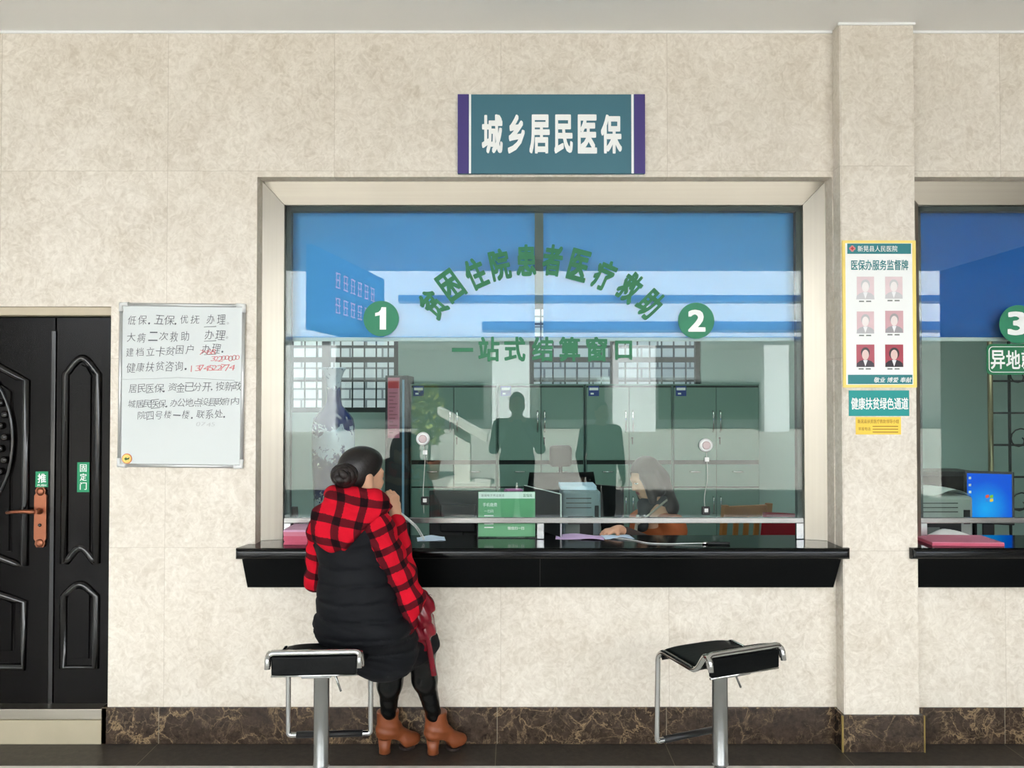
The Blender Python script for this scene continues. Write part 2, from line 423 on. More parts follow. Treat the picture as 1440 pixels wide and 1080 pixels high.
def soft(name, prims, h, mat, parent, post=None, smooth=2, cut=None, mats=None, uvf=None):
    D, lo, ax = field(prims, h)
    if post is not None or cut is not None:
        x = np.stack(np.meshgrid(*ax, indexing='ij'), -1)
        if post is not None: D = D + post(x)
        if cut is not None: D = np.maximum(D, cut(x))
    D[0], D[-1] = .1, .1; D[:, 0], D[:, -1] = .1, .1; D[:, :, 0], D[:, :, -1] = .1, .1
    V, Fq = nets(D, lo, h)
    for _ in range(smooth):                          # light Laplacian relax
        acc = np.zeros_like(V); c = np.zeros(len(V))
        for a, b in ((0, 1), (1, 2), (2, 3), (3, 0)):
            for s, t in ((a, b), (b, a)):
                np.add.at(acc, Fq[:, s], V[Fq[:, t]]); np.add.at(c, Fq[:, s], 1)
        V = V * 0.5 + 0.5 * acc / np.maximum(c, 1)[:, None]
    me = bpy.data.meshes.new(name); me.from_pydata(V.tolist(), [], Fq.tolist()); me.update()
    for p in me.polygons: p.use_smooth = True
    if mats is not None:
        cen = V[Fq].mean(1); mi = mats(cen).astype(np.int32); me.polygons.foreach_set('material_index', mi)
    if uvf is not None:
        uv, per = uvf(V); q = uv[Fq]                 # (faces, 4, 2)
        if per: q[..., 0] -= per * np.round((q[..., 0] - q[:, :1, 0]) / per)
        lay = me.uv_layers.new(name='plaid'); lay.data.foreach_set('uv', q.reshape(-1).astype(np.float32))
    return link(name, me, mat, parent)
I3 = np.eye(3)
def C_(a, b, ra, rb=None, k=0.02): return ('c', tuple(a), tuple(b), ra, ra if rb is None else rb, k)
def E_(c, r, rot=None, k=0.02): return ('e', tuple(c), tuple(r), I3 if rot is None else rot, k)
def frame(fwd, up=(0, 0, 1)):
    """columns: right, forward, up of a body part facing fwd"""
    f = Vector(fwd).normalized(); u = Vector(up); r = f.cross(u).normalized(); u = r.cross(f)
    return np.array([r, f, u]).T
def head_prims(c, M, s=1.0):
    c = np.array(c); q = lambda x, y, z: c + M @ np.array((x, y, z)) * s
    S = lambda *r: tuple(v * s for v in r)
    pr = [E_(q(0, -.012, .028), S(.073, .092, .086), M, .02), E_(q(0, .026, -.03), S(.060, .068, .080), M, .03), E_(q(0, .055, -.092), S(.032, .032, .026), M, .03),
          C_(q(0, .086, .012), q(0, .106, -.030), .007 * s, .012 * s, .012), E_(q(0, .078, .022), S(.048, .018, .011), M, .02),
          C_(q(0, .10, -.032), q(.012, .09, -.034), .008 * s, .006 * s, .01), C_(q(0, .10, -.032), q(-.012, .09, -.034), .008 * s, .006 * s, .01)]
    for sg in (-1, 1):
        pr += [E_(q(sg * .036, .066, -.034), S(.022, .02, .022), M, .02), E_(q(sg * .073, -.006, -.014), S(.010, .02, .031), M, .006), E_(q(sg * .078, -.010, -.002), S(.008, .017, .016), M, .006),
               E_(q(sg * .030, .083, .002), S(.014, .009, .008), M, .006), C_(q(sg * .065, .0, -.05), q(sg * .03, .055, -.095), .018 * s, .018 * s, .03)]
    pr += [C_(q(-.018, .088, -.062), q(.018, .088, -.062), .006 * s, None, .008), C_(q(-.015, .086, -.071), q(.015, .086, -.071), .0065 * s, None, .008)]
    return pr, q
def hand_prims(w, D, Nn, curl=(0.5, 0.6, 0.5), s=1.0, spread=0.06, left=False, thumb=0.6):
    """w wrist, D towards the knuckles, Nn out of the palm; five fingers with three bends"""
    w, D, Nn = Vector(w), Vector(D).normalized(), Vector(Nn).normalized()
    Nn = (Nn - D * Nn.dot(D)).normalized(); Sd = D.cross(Nn) * (1 if left else -1)   # towards the thumb
    pr = []
    L = 0.085 * s
    for i, (o, ln) in enumerate(((.030, .88), (.010, 1.0), (-.010, .93), (-.029, .74))):
        base = w + D * (L * (1.0 if i in (1, 2) else .94)) + Sd * o * s
        pr.append(C_(w + Sd * o * .55 * s + D * .008, base, .013 * s, .0105 * s, .012))
        d = (D + Sd * spread * (1.5 - i)).normalized(); p = base; seg = (.042, .026, .021)
        ang = 0
        for j in range(3):
            ang += curl[j] * (1 + 0.08 * i)
            dd = d * math.cos(ang) + Nn * math.sin(ang)
            q = p + dd * seg[j] * ln * s
            pr.append(C_(p, q, (.0092 - .0009 * j) * s, (.0083 - .0009 * j) * s, .004)); p = q
    p = w + Sd * .022 * s + D * .018 * s
    d1 = (D * .62 + Sd * .75 + Nn * .35).normalized(); q = p + d1 * .042 * s
    pr.append(C_(p, q, .014 * s, .011 * s, .012))
    d2 = (D * .9 + Sd * .25 + Nn * thumb).normalized(); q2 = q + d2 * .032 * s; pr.append(C_(q, q2, .0105 * s, .0095 * s, .004))
    d3 = (D * .85 + Nn * (thumb + .3)).normalized(); pr.append(C_(q2, q2 + d3 * .025 * s, .0095 * s, .0078 * s, .004))
    pr.append(C_(w - D * .02, w + D * .02, .022 * s, .02 * s, .02))
    return pr
# ------------------------------------------------------------------ materials
M = {}
M['marble'] = marble_mat()
M['emperador'] = emperador_mat('dark brown marble', (30, 22, 18), (80, 65, 54), (172, 146, 110), 0.25, amount=.62, pb=-1.75, joint_x=P(223, 1010, -0.012).x - 0.872 * 12)
M['apron'] = pm('black stone front', (7, 8, 8), 0.3, var=0.4, scale=120, spec=0.1)
M['floor_dark'] = emperador_mat('dark floor stone', (50, 46, 42), (80, 74, 66), (96, 88, 78), 0.32, joint_x=P(223, 1010, 0).x - 0.872 * 12, amount=0.35)
M['floor_light'] = pm('pale polished floor tile', (226, 224, 219), 0.22, var=0.03, scale=3)
M['plaster'] = pm('white ceiling plaster', (249, 248, 244), 0.9, var=0.01, scale=2)
M['office_wall'] = pm('office wall paint', (180, 204, 196), 0.85, var=0.02, scale=2)
M['office_floor'] = pm('office floor tile', (150, 150, 144), 0.4, var=0.04, scale=3)
M['steel'] = steel_mat('brushed steel upright', (168, 162, 150), 0.36, 2)
M['steel_h'] = steel_mat('brushed steel level', (168, 162, 150), 0.36, 0)
M['chrome'] = pm('chrome', (205, 206, 204), 0.09, 1.0, var=0.02)
M['satin_metal'] = pm('satin metal', (170, 172, 172), 0.26, 1.0, var=0.03)
M['granite'] = pm('black polished stone', (9, 10, 10), 0.12, var=0.5, scale=120, spec=0.3)
M['black_plastic'] = pm('black plastic', (18, 18, 20), 0.42, var=0.1)
M['black_gloss'] = pm('black gloss', (10, 10, 11), 0.2, var=0.1)
M['white'] = pm('white plastic', (228, 230, 228), 0.45, var=0.02)
M['letter_white'] = pm('white lettering', (246, 248, 246), 0.5, var=0.01)
M['paper'] = pm('white paper', (232, 232, 228), 0.8, var=0.03)
M['green_vinyl'] = pm('green vinyl', (10, 112, 70), 0.5, var=0.04)
M['green_disc'] = pm('green vinyl disc', (30, 128, 92), 0.5, var=0.03)
M['teal_board'] = pm('teal board', (58, 110, 126), 0.45, var=0.03, scale=4)
M['purple'] = pm('purple board', (66, 52, 124), 0.45, var=0.03)
M['teal'] = pm('teal print', (34, 128, 134), 0.5, var=0.03)
M['teal_bright'] = pm('bright teal print', (0, 152, 148), 0.5, var=0.03)
M['yellow'] = pm('yellow paper', (250, 214, 84), 0.6, var=0.03)
M['yellow_pale'] = pm('pale yellow border', (250, 226, 128), 0.6, var=0.03)
M['brown_print'] = pm('brown print', (168, 116, 40), 0.7)
M['pink'] = pm('pink paper', (214, 130, 152), 0.8, var=0.05, scale=60)
M['pink_pale'] = pm('pale pink paper', (226, 178, 206), 0.8, var=0.04)
M['pink_deep'] = pm('deep pink paper', (208, 96, 122), 0.8, var=0.08, scale=90)
M['lilac'] = pm('lilac paper', (204, 178, 218), 0.8)
M['blue_paper'] = pm('pale blue paper', (196, 216, 236), 0.8)
M['red_plastic'] = pm('red plastic', (150, 16, 34), 0.4)
M['wood'] = pm('yellow brown wood', (176, 118, 60), 0.5, var=0.25, scale=9)
M['wood_dark'] = pm('dark brown wood', (62, 40, 28), 0.45, var=0.25, scale=9)
M['cabinet'] = pm('grey green painted steel', (116, 146, 134), 0.5, var=0.02)
M['cabinet_gap'] = pm('dark gap', (34, 40, 38), 0.8)
M['label_blue'] = pm('blue label', (40, 66, 140), 0.6)
M['dark_frame'] = pm('dark window metal', (52, 58, 58), 0.4, 0.6)
M['grey_print'] = pm('grey print', (120, 128, 124), 0.7)
M['glass'] = glass_mat('window glass', (0.90, 0.965, 0.94), 1.5)
M['glass_clear'] = glass_mat('clear pane', (0.95, 0.98, 0.97), 1.45)
M['leather_black'] = pm('black leather', (9, 11, 11), 0.36, var=0.2, scale=60, bump=0.08, spec=.14)
M['skin'] = pm('skin', (206, 158, 128), 0.55, var=0.05, scale=14)

# ------------------------------------------------------------------ main wall
XL, XR, ZT = -1.333, 1.674, 2.940
ZC = P(720, 44, 0).z
PXL, PXR, PF = 1.679, 2.061, -0.090
DXR, DXL, DZT = P(154, 700, 0).x, -3.40, P(100, 431, 0).z
DZB = P(100, 1012, 0).z                               # top of the door step
X3R = 4.9
w = MB()
for x0, x1, z0, z1 in ((-7.0, DXL, 0, ZC), (DXL, DXR, DZT, ZC), (DXR, XL, 0, ZC), (XL, XR, ZT, ZC), (XL, XR, 0, 0.985), (XR, PXR + .02, 0, ZC),
                       (PXR + .02, X3R, ZT, ZC), (PXR + .02, X3R, 0, 0.985), (X3R, 7.0, 0, ZC)):
    w.box(x0, x1, 0.0, 0.20, z0, z1)
struct(w.out('wall_front', M['marble']), 'cream marble tiled wall round the service windows')
w = MB(); w.box(PXL, PXR, PF, 0.0, 0, ZC, bev=0.004)
struct(w.out('wall_pillar', M['marble']), 'shallow cream marble pilaster between the two service windows')
# dark marble skirting
BZ = P(300, 995, -0.012).z
w = MB(); w.box(DXR - 0.025, PXL, -0.014, 0, 0, BZ, bev=0.003)
w.box(DXR - .025, DXR, -.014, .06, 0, BZ)
struct(w.out('baseboard_front', M['emperador']), 'dark brown marble skirting with tan veins')
w = MB(); w.box(PXL - 0.016, PXR + 0.016, PF - 0.016, 0.0, 0, BZ - .004, bev=0.003)
struct(w.out('baseboard_pillar', M['emperador']), 'dark brown marble skirting round the pilaster')
w = MB(); w.box(PXL - 0.019, PXL - 0.010, PF - 0.019, PF - 0.010, 0, BZ - .004); w.box(PXR + 0.012, PXR + 0.019, PF - 0.019, PF - 0.010, 0, BZ - .004)
struct(w.out('trim_1', pm('brass edging', (150, 128, 72), 0.4, 0.6)), 'thin brass corner strips of the pilaster skirting')
w = MB(); w.box(PXR + .016, 7.0, -0.014, 0, 0, BZ - 0.002, bev=0.003)
struct(w.out('baseboard_right', M['emperador']), 'dark brown marble skirting below the third window')

w = MB(); w.box(-7, PXL - .001, -.010, 0, ZC - .012, ZC - .0005); w.box(PXR + .001, 7, -.010, 0, ZC - .012, ZC - .0005); w.box(PXL - .006, PXR + .006, PF - .010, PF, ZC - .012, ZC - .0005)
struct(w.out('trim_4', M['letter_white']), 'thin white bead where wall meets ceiling')
# ------------------------------------------------------------------ hall shell
FE = G(720, 1077).y
w = MB(); w.box(-7, 7, FE, 0.0, -0.10, 0.0); struct(w.out('floor_border', M['floor_dark']), 'dark stone strip of floor along the wall')
w = MB(); w.box(-7, 7, -7.6, FE, -0.10, 0.0); struct(w.out('floor', M['floor_light']), 'pale polished floor of the hall')
w = MB(); w.box(-7.2, 7.2, -7.5, 0.20, ZC, 4.20); struct(w.out('ceiling', M['plaster']), 'flat white hall ceiling')
w = MB(); w.box(-7.2, -7.0, -7.5, 0.2, 0, ZC); struct(w.out('wall_left', M['plaster']))
w = MB(); w.box(6.5, 6.7, -7.5, 0.0, 0, ZC); struct(w.out('wall_right', pm('darkened hall wall', (96, 88, 80), .6)))  # unseen wall, coloured dark to dim its mirror image in the third window

# ------------------------------------------------------------------ window 1 and window 3: steel surround, glass, rail
GY = 0.140                                           # front of the glass
def window(idx, x0, x1, label, show_left=True):
    root = thing('window_%d' % idx, label, None, ((x0 + x1) / 2, 0.1, 1.026)); root['kind'] = 'structure'
    iz = P(720, 288, .12).z; g = 0.0012; iw = 0.107; zb = 1.027
    xi0, xi1 = x0 + iw, x1 - iw
    yo, yi, yb = 0.088, 0.122, 0.165
    def piece(name, quad, mat):
        mb = MB(); f = [mb.bm.verts.new(p) for p in quad]; b = [mb.bm.verts.new((p[0], yb, p[2])) for p in quad]
        mb.bm.faces.new(f); mb.bm.faces.new(b[::-1])
        for i in range(4): mb.bm.faces.new((f[i], b[i], b[(i + 1) % 4], f[(i + 1) % 4]))
        return mb.out(name, mat, root)
    piece('frame_jamb', [(x0, yo, zb), (x0, yo, ZT - g), (xi0, yi, iz - g), (xi0, yi, zb)], M['steel'])
    piece('frame_jamb', [(x1, yo, zb), (xi1, yi, zb), (xi1, yi, iz - g), (x1, yo, ZT - g)], M['steel'])
    piece('frame_head', [(x0 + g, yo, ZT), (x1 - g, yo, ZT), (xi1 - g, yi, iz), (xi0 + g, yi, iz)], M['steel_h'])
    rz0, rz1 = P(720, 735.5, .145).z, P(720, 727.5, .145).z
    mb = MB(); mb.box(xi0 - .02, xi1 + .02, GY, GY + 0.010, rz0 + .008, iz + .02); mb.out('pane', M['glass'], root)
    mb = MB(); e = 0.028
    mb.box(xi0 - .01, xi0 + e, GY + .012, GY + .05, zb, iz + .01); mb.box(xi1 - e, xi1 + .01, GY + .012, GY + .05, zb, iz + .01); mb.box(xi0, xi1, GY + .012, GY + .05, iz - e, iz + .01)
    mb.out('inner_channel', M['dark_frame'], root)
    mb = MB(); mb.box(xi0, xi1, GY - .008, GY + .018, rz0, rz1, bev=.003)
    rail = mb.out('sill_rail', pm('cloudy rail metal', (150, 150, 148), .25, .9, var=.25, scale=5), root)
    for xx, ww in ((xi0 + .02, .02), ((P(760, 740, GY).x if idx == 1 else x0 + 1.4), .02), (xi1 - .021, .021)):
        mb = MB(); mb.box(xx - ww, xx + ww, GY - .008, GY + .014, 1.0265, rz0 + .002, bev=.003); mb.out('rail_post', M['satin_metal'], root)
    return root, xi0, xi1, iz
W1, GX0, GX1, GZT = window(1, XL, XR, 'wide service window with brushed steel surround and green lettering')
W3, HX0, HX1, _ = window(2, PXR + .02, X3R, 'service window right of the pilaster, cut off by the frame')

# roller blinds inside the glass
M['blind'] = pm('blue blind cloth', (100, 180, 250), 0.8, var=0.04, scale=5, trans=0.18); M['blind_dim_reflection'] = pm('blue blind cloth darkened for reflection', (16, 116, 214), 0.8, var=0.05, scale=5, trans=0.2)  # second cloth: same blind, colour deepened to stand for the dimmer reflection
def blind(x0, x1, label, mat='blind'):
    zt, zb = GZT + .03, P(720, 479, .22).z
    r = thing('roller_blind', label, 'blind', ((x0 + x1) / 2, .22, zb), 'blue roller blinds behind the glass')
    mb = MB(); mb.grid(lambda u, v: Vector((x0 + (x1 - x0) * u, .22 + .003 * math.sin(u * 9 + v * 2) * (1 - v), zb + .012 + (zt - zb) * v)), 24, 8)
    o = mb.out('blind_cloth', M[mat], r); sm = o.modifiers.new('s', 'SOLIDIFY'); sm.thickness = .0015
    mb = MB(); mb.box(x0, x1, .212, .228, zb - .004, zb + .018, bev=.004); mb.out('bottom_bar', M['white'], r)
    mb = MB(); mb.lathe([(.022, 0), (.022, x1 - x0)], (x0, .22, zt + .012), 16, 'x'); mb.out('roller_tube', M['white'], r)
XA, XB = P(752, 400, .22).x, P(764, 400, .22).x
blind(GX0 + .012, XA, 'blue roller blind behind window one and the left half of the arched slogan')
blind(XB, GX1 - .012, 'blue roller blind behind the number two on the glass')
blind(HX0 + .0, HX1 - .05, 'blue roller blind behind the number three in the right-hand window', 'blind_dim_reflection')

# ------------------------------------------------------------------ black stone counters
CZ, CF = 1.026, -0.130
def counter(x0, x1, bx0, bx1, label, notch_l=None, notch_r=None):
    r = thing('service_counter', label, 'counter', ((x0 + x1) / 2, 0, 0.80), 'black stone service counters')
    back = 0.26
    poly = [(x0, CF)]
    if notch_l: poly = [(notch_l + .004, PF - .003), (x0, PF - .003), (x0, CF)]
    poly += [(x1, CF)]
    if notch_r: poly += [(x1, PF - .003), (notch_r - .004, PF - .003)]
    else: poly += [(x1 - .02, 0)]
    xe = (notch_r - .006) if notch_r else x1 - .02
    xs = (notch_l + .004) if notch_l else x0 + .03
    poly += [(xe, -.001), (min(xe, XR - .002) if notch_r else X3R, -.001), (min(xe, XR - .002) if notch_r else X3R, back), (max(xs, XL + .002) if not notch_l else PXR + .022, back), (max(xs, XL + .002) if not notch_l else PXR + .022, -.001), (xs, -.001)]
    mb = MB(); zt, zb = CZ, CZ - .056
    mb.prism([(a, b, zb) for a, b in poly], (0, 0, zt - zb))
    es = [e for e in mb.bm.edges if all(abs(v.co.y - CF) < 1e-4 for v in e.verts)]
    bmesh.ops.bevel(mb.bm, geom=es, offset=.022, segments=5, affect='EDGES', profile=.5)
    o = mb.out('counter_top', M['granite'], r)
    for p in o.data.polygons: p.use_smooth = False
    mb = MB(); z0 = P(720, 826, -.06).z; z1 = CZ - .056; yf0, yf1 = -.060, -.088
    v = [(bx0[1], yf0, z0), (bx1[1], yf0, z0), (bx1[1], -.0005, z0), (bx0[1], -.0005, z0), (bx0[0], yf1, z1), (bx1[0], yf1, z1), (bx1[0], -.0005, z1), (bx0[0], -.0005, z1)]
    vs = [mb.bm.verts.new(p) for p in v]
    for q in ((0, 1, 2, 3), (7, 6, 5, 4), (0, 4, 5, 1), (1, 5, 6, 2), (2, 6, 7, 3), (3, 7, 4, 0)): mb.bm.faces.new([vs[i] for i in q])
    mb.out('counter_apron', M['apron'], r)
    return r
C1 = counter(P(329, 775, CF).x, P(1197, 775, CF).x, (P(340, 786, -.088).x, P(348, 825, -.06).x), (P(1183, 786, -.088).x if P(1183, 786, -.088).x < PXL - .003 else PXL - .003, P(1172, 825, -.06).x),
        'black stone counter below windows one and two', notch_r=PXL)
counter(P(1284, 780, CF).x, X3R + .05, (PXR + .004, PXR + .004), (X3R, X3R - .03), 'black stone counter below the third window, right of the pilaster', notch_l=PXR)
mb = MB(); jx = P(759.4, 800, -.075).x
mb.prism([(jx - .001, -.0609, P(720, 825, -.06).z), (jx - .001, -.0889, CZ - .057), (jx - .001, -.05, CZ - .057)], (.002, 0, 0)); mb.out('joint', pm('grey joint', (60, 60, 58), .6), C1)
# ------------------------------------------------------------------ office behind the glass
OX0, OX1, OY0, OY1, OZ = -3.2, 7.0, 0.20, 3.90, 3.20
w = MB(); w.box(OX0, OX1, OY0, OY1, -0.1, 0.0); struct(w.out('floor_office', M['office_floor']))
w = MB(); w.box(OX0 - .2, OX1 + .2, OY0, OY1 + .2, OZ, OZ + .3); struct(w.out('ceiling_office', M['plaster']))
w = MB(); w.box(OX0 - .2, OX0, OY0, OY1 + .2, 0, OZ); struct(w.out('wall_office_left', M['office_wall']))
w = MB(); w.box(OX1, OX1 + .2, OY0, OY1 + .2, 0, OZ); struct(w.out('wall_office_right', M['office_wall']))
rw = [(P(407, 500, OY1).x - .25, P(560, 500, OY1).x), (P(744, 500, OY1).x, P(986, 500, OY1).x)]
WZ0, WZ1 = P(480, 580, OY1).z, 2.75
w = MB(); xs = [OX0] + [v for a in rw for v in a] + [OX1]
for i in range(0, len(xs), 2): w.box(xs[i], xs[i + 1], OY1, OY1 + .2, 0, OZ)
for a, b in rw: w.box(a, b, OY1, OY1 + .2, 0, WZ0); w.box(a, b, OY1, OY1 + .2, WZ1, OZ)
struct(w.out('wall_office_back', M['office_wall']), 'pale office wall behind the filing cabinets')
for i, (a, b) in enumerate(rw):
    r = thing('window_%d' % (i + 3), ('barred window at the back left of the office', 'barred window above the filing cabinets')[i], None, ((a + b) / 2, OY1, WZ0)); r['kind'] = 'structure'
    mb = MB(); t = .05
    mb.box(a, a + t, OY1 + .04, OY1 + .10, WZ0, WZ1); mb.box(b - t, b, OY1 + .04, OY1 + .10, WZ0, WZ1); mb.box(a + t, b - t, OY1 + .04, OY1 + .10, WZ0, WZ0 + t); mb.box(a + t, b - t, OY1 + .04, OY1 + .10, WZ1 - t, WZ1)
    for xm in ((a + b) / 2,) if i else (a + (b - a) * .45,): mb.box(xm - .04, xm + .04, OY1 + .04, OY1 + .10, WZ0 + t, WZ1 - t)
    mb.box(a + t, b - t, OY1 + .05, OY1 + .09, P(600, 505, OY1).z - .03, P(600, 505, OY1).z + .02)
    mb.out('window_frame', M['dark_frame'], r)
    mb = MB(); mb.box(a + .03, b - .03, OY1 + .065, OY1 + .072, WZ0 + .03, WZ1 - .03); mb.out('pane', M['glass_clear'], r)
    mb = MB(); n = int((b - a) / .118)
    for k in range(1, n):
        x = a + (b - a) * k / n; mb.tube([(x, OY1 + .14, WZ0), (x, OY1 + .14, WZ1)], .008, 8)
    for z in (P(600, 486, OY1).z, P(600, 535, OY1).z, WZ1 - .2): mb.box(a, b, OY1 + .135, OY1 + .145, z - .012, z + .012)
    mb.out('security_grille', M['dark_frame'], r)

# added fill lamps, out of view, to brighten the office and the blinds
lm_ = nodes('added fill lamp glow'); _e = N(lm_[1], 'ShaderNodeEmission', Strength=11.0); _e.inputs['Color'].default_value = (.93, 1.0, .97, 1); lm_[1].links.new(_e.outputs[0], lm_[2].inputs['Surface'])
def lamp(x, y, label):
    r = thing('fill_lamp', label, 'lamp', (x, y, OZ), 'added office fill lamps')
    mb = MB(); mb.box(x - .62, x + .62, y - .17, y + .17, OZ - .06, OZ - .0005, bev=.006); mb.out('fill_lamp_housing', M['white'], r)
    mb = MB(); mb.box(x - .58, x + .58, y - .13, y + .13, OZ - .068, OZ - .0605); mb.out('diffuser', lm_[0], r)
lamp(-.25, .85, 'added unseen fill lamp in the office just behind the arched slogan blind')
lamp(1.2, 2.2, 'added unseen fill lamp in the office above the clerk and the cabinets')
lamp(-1.5, 2.2, 'added unseen fill lamp in the office above the blue and white vase')
lamp(4.0, 1.8, 'added unseen fill lamp in the office behind the third window')

# ------------------------------------------------------------------ outside, seen through the back windows
m, nt, out = nodes('white painted brick'); L = nt.links
geo = N(nt, 'ShaderNodeNewGeometry'); sep = N(nt, 'ShaderNodeSeparateXYZ'); L.new(geo.outputs['Position'], sep.inputs[0])
cmb = N(nt, 'ShaderNodeCombineXYZ'); L.new(sep.outputs[0], cmb.inputs[0]); L.new(sep.outputs[2], cmb.inputs[1])
bt = N(nt, 'ShaderNodeTexBrick', Scale=1.0); bt.inputs['Brick Width'].default_value = .5; bt.inputs['Row Height'].default_value = .16; bt.inputs['Mortar Size'].default_value = .016
bt.inputs['Color1'].default_value = rgba(lin((238, 238, 240))); bt.inputs['Color2'].default_value = rgba(lin((214, 216, 222))); bt.inputs['Mortar'].default_value = rgba(lin((128, 130, 136)))
L.new(cmb.outputs[0], bt.inputs['Vector']); b = N(nt, 'ShaderNodeBsdfPrincipled', Roughness=.8); L.new(bt.outputs[0], b.inputs['Base Color']); L.new(b.outputs[0], out.inputs['Surface'])
M['brick'] = m
w = MB(); w.box(-14, 14, 8.0, 9.0, -.2, 8.5); struct(w.out('wall_outside', M['brick']), 'white painted brick wall outside the back windows')
w = MB(); w.box(-16, 16, 4.1, 8.0, -.3, -.1); struct(w.out('floor_outside', pm('concrete yard', (176, 172, 164), .9, var=.05, scale=1)), 'concrete yard behind the office')

# ------------------------------------------------------------------ the forecourt the glass mirrors
w = MB(); w.box(-60, 60, -75, -7.6, -.12, -.02); struct(w.out('floor_courtyard', pm('pale concrete paving', (174, 171, 164), .85, var=.05, scale=1)), 'sunlit paving in front of the hall')
QY = -37.0; S_ = (4.074 + .14 + 37 + .14) / FPX
qx = lambda px: (px - 720) * S_
qz = lambda py: CAM_Z + (559.2 - py) * S_
br = thing('office_building', 'pale building across the forecourt with blue bands, mirrored in the glass', 'building', (0, QY - 5, -.02))
wallm = pm('pale facade render', (226, 230, 232), .8, var=.02, scale=.3); bandm = pm('blue grey facade band', (70, 96, 140), .7, var=.03, scale=1)
mb = MB(); mb.box(-34, 34, QY - 9, QY, qz(484), 16.0); mb.box(-34, 34, QY - 9, QY - 5, -.02, qz(484)); mb.out('facade', wallm, br)
mb = MB(); mb.box(qx(560), 30, QY, QY + .12, qz(423), qz(415)); mb.out('facade_band', bandm, br)
mb = MB(); mb.box(qx(678), 30, QY, QY + .12, qz(464), qz(452)); mb.out('facade_band', bandm, br)
mb = MB(); mb.box(-34, 30, QY, QY + .2, qz(478), qz(474)); mb.out('facade_band', bandm, br)
for a, b in ((400, 472), (692, 745), (862, 922), (1075, 1110)):
    mb = MB(); mb.box(qx(a), qx(b), QY - .6, QY - .02, -.02, qz(484.2)); mb.out('pier', wallm, br)
for a, b in ((485, 560), (580, 680), (760, 850), (926, 1068)):
    mb = MB(); k5 = (S_ + 5 / FPX) / S_; mb.box(qx(a) * k5, qx(b) * k5, QY - 5.0, QY - 4.9, .5, 2.7); mb.out('shop_window', pm('grey shop glass', (74, 84, 84), .3), br)
# ------------------------------------------------------------------ entrance door
M['door'] = pm('dark lacquered door', (9, 7, 7), 0.2, var=.25, scale=6, spec=.12); M['door_moulding'] = pm('shiny dark moulding', (9, 7, 7), 0.14, var=.25, scale=6, spec=.6)
M['copper'] = pm('antique copper', (150, 94, 70), 0.34, .85, var=.12, scale=40)
DY = 0.075
dr = thing('door_1', 'black lacquered double entrance door with moulded panels', None, ((DXL + DXR) / 2, DY, DZB)); dr['kind'] = 'structure'
dz1 = P(100, 445, DY).z; xseam = P(75, 800, DY).x
mb = MB(); mb.box(DXL, DXR, .02, .19, dz1, DZT, bev=.004); mb.out('door_lintel', pm('beige door lintel', (196, 184, 160), .45), dr)
mb = MB(); mb.box(DXL, DXR, DY + .05, .30, DZB, dz1); mb.out('door_backing', M['black_gloss'], dr)
def leaf(x0, x1, name):
    mb = MB(); mb.box(x0, x1, DY, DY + .05, DZB + .004, dz1 - .004, bev=.004); return mb.out(name, M['door'], dr)
lf = leaf(DXL, xseam - .003, 'main_leaf'); sf = leaf(xseam + .003, DXR - .004, 'side_leaf')
def zd(py): return P(100, py, DY).z
def xd(px): return P(px, 700, DY).x
def arch(x0, x1, zlow, zsh, ztop, n=14, down=False):
    """outline of a panel with an ogee-arched top"""
    pts = [(x0, zlow), (x1, zlow)] if not down else [(x0, zlow)] + [(x0 + (x1 - x0) * t, zlow + (down - zlow) * (math.sin(PI * t) ** 1.5)) for t in [i / n for i in range(1, n)]] + [(x1, zlow)]
    pts += [(x1 - (x1 - x0) * t, zsh + (ztop - zsh) * (math.sin(PI * t) ** 1.3)) for t in [i / n for i in range(0, n + 1)]]
    return pts
def panel(parent, pts, inset):
    loop = [Vector((x, DY, z)) for x, z in pts]
    mb = MB(); mb.tube(loop, .021, 8, closed=True, up=(0, -1, 0), flat=(.85, 1))
    cx = sum(p[0] for p in pts) / len(pts); cz = sum(p[1] for p in pts) / len(pts)
    mb.out('panel_moulding', M['door_moulding'], parent)
    w_ = max(p[0] for p in pts) - min(p[0] for p in pts); h_ = max(p[1] for p in pts) - min(p[1] for p in pts)
    sx, sz = 1 - 2 * inset / w_, 1 - 2 * inset / h_
    mb = MB(); mb.prism([(cx + (x - cx) * sx, DY - .012, cz + (z - cz) * sz) for x, z in pts], (0, .012, 0))
    es = [e for e in mb.bm.edges if all(abs(v.co.y - DY + .012) < 1e-5 for v in e.verts)]
    bmesh.ops.bevel(mb.bm, geom=es, offset=.010, segments=3, affect='EDGES')
    mb.out('raised_panel', M['door'], parent)
panel(sf, arch(xd(91), xd(137), zd(792), zd(526), zd(504), down=zd(770)), .026)
panel(sf, arch(xd(91), xd(137), zd(938), zd(838), zd(822)), .024)
mx0 = 2 * (DXL + xseam) / 2 - xd(36)
panel(lf, arch(mx0, xd(36), zd(795), zd(535), zd(500), down=zd(770)), .07)
panel(lf, arch(mx0, xd(36), zd(938), zd(846), zd(825)), .05)
